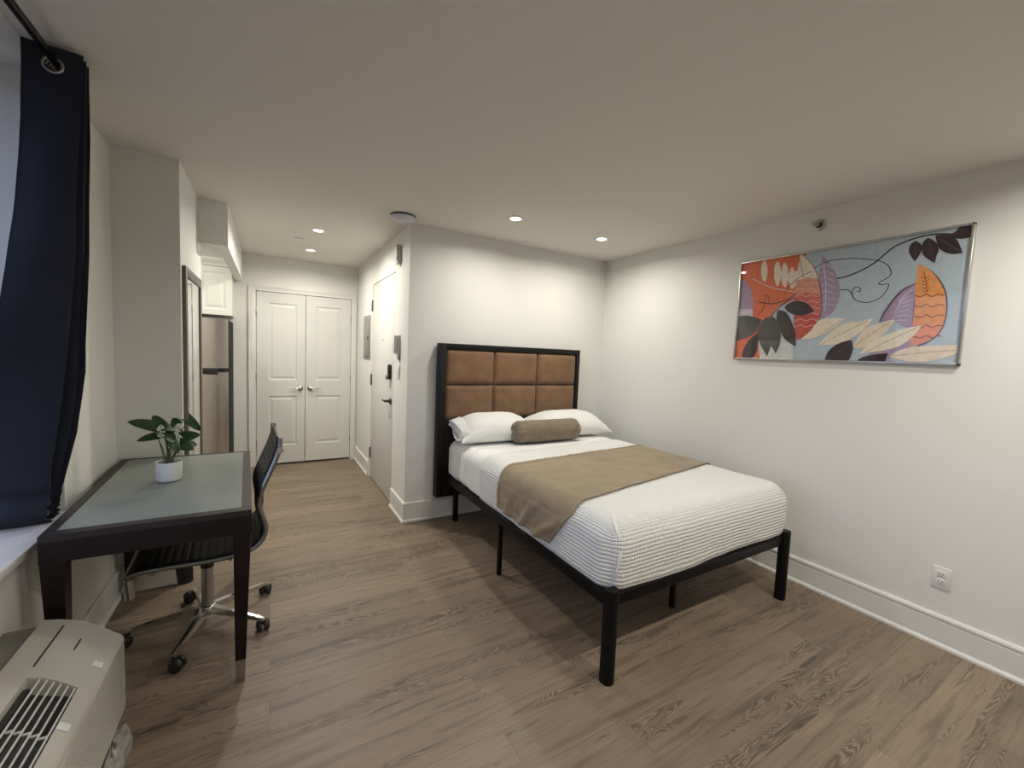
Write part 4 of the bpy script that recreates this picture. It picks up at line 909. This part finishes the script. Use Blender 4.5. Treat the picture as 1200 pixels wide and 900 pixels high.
for y_ in (gy0, gy1): k.quad([(-.582, y_, .481), (-.582, y_, .481 - dp), (-.481, y_, .383), (-.481, y_, .413)] ).quad([(-.582, y_, .481), (-.481, y_, .413), (-.522, y_, .449), (-.553, y_, .471)])
bmesh.ops.remove_doubles(k.bm, verts=k.bm.verts, dist=1e-5)
part(k, 'cabinet', M_ac, t)
part(MB().quad([(-.582, gy0, .431), (-.481, gy0, .383), (-.481, gy1, .383), (-.582, gy1, .431)]), 'grille_well', M_acdark, t)
def zat(x):
    for (a, za), (b, zb) in zip(AP, AP[1:]):
        if a <= x <= b: return za + (zb - za) * (x - a) / (b - a)
    return .4
gb = MB()
for i in range(6):
    x = -.556 + i * (.0695 / 5)
    gb.box((x - .0014, gy0, zat(x) - .006), (x + .0014, gy1 - .004, zat(x) - .001))
for y_ in (1.42, 1.16): 
    for i in range(5):
        x0_ = -.556 + i * .0139; gb.box((x0_, y_ - .002, zat(x0_) - .014), (x0_ + .0139, y_ + .002, zat(x0_) - .010))
part(gb, 'grille_bars', M_plate, t)
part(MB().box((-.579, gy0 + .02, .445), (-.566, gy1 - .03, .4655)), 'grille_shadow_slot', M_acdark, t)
part(MB().box((-.5865, 1.645, .479), (-.5825, 1.848, .4835)).box((-.529, 1.735, .4535), (-.526, 1.788, .4565)), 'seam_slots', M_acdark, t)
for ya in (1.712, 1.463, 1.2):
    part(MB().box((-.4835, ya - .014, 0), (-.455, ya + .010, .0022), bev=.001, M=None).box((-.47, ya - .012, .0022), (-.46, ya + .008, .003)), 'clip_tab', M_plate, t)
for o in [c for c in COL.objects if c.name.startswith('clip_tab')]:
    o.rotation_euler = (0, math.radians(41), 0); o.location = Vector((0, 0, 0))
    o.matrix_parent_inverse = t.matrix_basis.inverted()
    # rotate about the tab's own place on the sloping top edge
    piv = Vector((-.468, 0, 0)); Rm = Matrix.Rotation(math.radians(41), 4, 'Y')
    o.matrix_basis = Matrix.Translation((-.468, 0, zat(-.468) + .0005)) @ Rm @ Matrix.Translation(-piv)
fg = MB()
for i in range(19):
    z = .126 + i * .0131; fg.box((-.4465, ay0 + .02, z), (-.4425, ay1 - .012, z + .0062), bev=.0015, seg=1)
part(fg, 'front_louvres', M_ac, t)
part(MB().box((-.70, ay0 + .05, .0), (-.50, ay1 - .05, .113)), 'base_plinth', M_acgrey, t)
part(MB().box((-.729, ay0 - .03, .02), (-.6435, ay1 - .005, .482)), 'wall_sleeve', M_acgrey, t, 'grey metal wall sleeve')
# crumpled plastic on the floor by the unit
def bag(u, v):
    a = 2 * PI * u; b = PI * v / 2
    r = .88 + .22 * nz(math.cos(a) * 2, math.sin(a) * 2, b * 2, 1.3) + .08 * nz(math.cos(a) * 5, math.sin(a) * 5, b * 4, 1.2)
    return (-.462 + .050 * math.sin(b) * math.cos(a) * r, 1.79 + .135 * math.sin(b) * math.sin(a) * r, max(.001, .075 * math.cos(b) * (r ** .6)))
tag(MB().grid(60, 24, bag, closed=True).build('plastic_wrap', M_bag), 'crumpled piece of grey plastic wrap on the floor under the air conditioner edge', 'plastic wrap')

# ------------------------------------------------------------------ curtain and rod
RXx, RZz = -.645, 2.379
t = thing('curtain_rod', (RXx, 1.4, RZz), 'black metal curtain rod under the ceiling by the window', 'curtain rod')
part(MB().tube([(RXx, .2, RZz), (RXx, 2.22, RZz)], .0125, n=20), 'rod', M_black, t)
for y_ in (.24, 2.20): part(MB().tube([(RXx, y_, RZz), (XL, y_, RZz)], .006, n=10).lathe([(0, 0), (.022, 0), (.022, .006), (0, .006)], n=16, M=Matrix.Translation((XL, y_, RZz)) @ Matrix.Rotation(PI / 2, 4, 'Y')), 'bracket', M_black, t)
part(MB().lathe([(0, -.02), (.014, -.02), (.02, 0), (.02, .02), (.012, .035), (0, .04)], n=20, M=Matrix.Translation((RXx, 2.225, RZz)) @ Matrix.Rotation(-PI / 2, 4, 'X')), 'finial', M_black, t)
NF = 7; ZT, ZB = 2.418, SZ + .016
def interp(tab, x):
    for (a, va), (b, vb) in zip(tab, tab[1:]):
        if x <= b: return va + (vb - va) * max(0, (x - a)) / (b - a)
    return tab[-1][1]
# by drop (0 top .. 1 bottom): front-plane y, left x, first-fold right x, outermost right x, stack depth
T_y = [(0, 2.10), (.3, 2.10), (.6, 2.125), (.85, 2.19), (.95, 2.215), (1, 2.225)]
T_l = [(0, -.716), (.15, -.724), (.3, -.744), (.45, -.775), (.6, -.815), (.8, -.90), (1, -.965)]
T_r = [(0, -.570), (.4, -.609), (.6, -.642), (.77, -.682), (.88, -.715), (1, -.735)]
T_o = [(0, -.553), (.15, -.555), (.4, -.568), (.66, -.596), (.8, -.635), (.93, -.690), (1, -.712)]
T_d = [(0, .13), (.3, .12), (.7, .10), (.9, .09), (1, .085)]
ND = 150; NS = NF * 22 + 1
def cloth(s, dd):
    z = ZT + (ZB - ZT) * dd
    y0_, xl, xr, xo, dep = interp(T_y, dd), interp(T_l, dd), interp(T_r, dd), interp(T_o, dd), interp(T_d, dd)
    k_ = s * NF; f_ = int(min(k_, NF - 1e-6)); tt = k_ - f_
    wv = (1 - math.cos(PI * k_)) / 2          # 0 = left, 1 = right
    wv = wv + .06 * math.sin(2 * PI * wv) * -1
    odd = (k_ + .0001) // 1
    right = xr if k_ < 2 else (xr + (xo - xr) * (.65 if k_ < 4 else 1.0))
    if k_ > 1: xl2 = xl + .035 * min(1, k_ - 1) + .01 * math.sin(k_)
    else: xl2 = xl
    x = xl2 + (right - xl2) * wv
    y = y0_ + dep * (k_ / NF) 
    # first face bows a little; fabric breathes
    y += .010 * math.sin(dd * 9 + wv * 3) * (1 if k_ < 1 else .4) * min(1, dd * 3) + .006 * nz(x * 4, dd * 5, f_, 2)
    if k_ < 1: y -= .014 * math.sin(PI * wv) * min(1, dd * 4)
    # hem bunches where it lands on the sill
    bz = (z - ZB)
    if k_ >= 1: x = xl2 * (y / y0_) + (right - xl2) * wv * (y / y0_)
    y -= .034 * math.exp(-((bz - .045) / .036) ** 2) * (1 if k_ < 1 else .3) 
    y += .012 * math.exp(-((bz - .108) / .012) ** 2) * (1 if k_ < 1 else 0)
    y -= .012 * math.exp(-((bz - .15) / .03) ** 2) * (1 if k_ < 1 else 0)
    x += (.012 * math.sin(bz * 160 + k_ * 2) * math.exp(-(bz / .09) ** 2)) * (wv ** 4)
    if x < XL + .012: y = min(y, RY1 - .012)
    z += -.004 * math.cos(2 * PI * k_) * (1 - dd) * 0
    return Vector((x, y, z))
k = MB()
vs = [[None] * ND for _ in range(NS)]
for a in range(NS):
    for b in range(ND):
        d_ = b / (ND - 1); d_ = d_ ** 1.25 if d_ < .999 else 1.0
        vs[a][b] = k.bm.verts.new(cloth(a / (NS - 1), d_))
ringz = RZz - .022
gro = []
for c_ in range(NF):
    sx_ = (c_ + .5) / NF; best = min((abs(cloth(sx_ + q * .002, .02).x - RXx), sx_ + q * .002) for q in range(-30, 31))[1]
    gro.append(cloth(best, .025))
for a in range(NS - 1):
    for b in range(ND - 1):
        q = (vs[a][b], vs[a + 1][b], vs[a + 1][b + 1], vs[a][b + 1]); cen = sum((v.co for v in q), Vector()) / 4
        if math.hypot(cen.x - RXx, cen.z - ringz) < .0215 and cen.z > 2.3: continue
        f = k.bm.faces.new(q); f.smooth = True
cu = k.build('curtain', M_curtain); solid(cu, .0025)
tag(cu, 'dark navy grommet curtain gathered at the window, its hem resting on the sill', 'curtain')
for g in gro:
    n = 30; m_ = MB(); pts = [(RXx + .0245 * math.cos(2 * PI * i / n), g.y + (0), ringz + .0245 * math.sin(2 * PI * i / n)) for i in range(n + 1)]
    m_.tube(pts, .0048, n=8, cap=False); m_.build('grommet', M_nickel, cu)
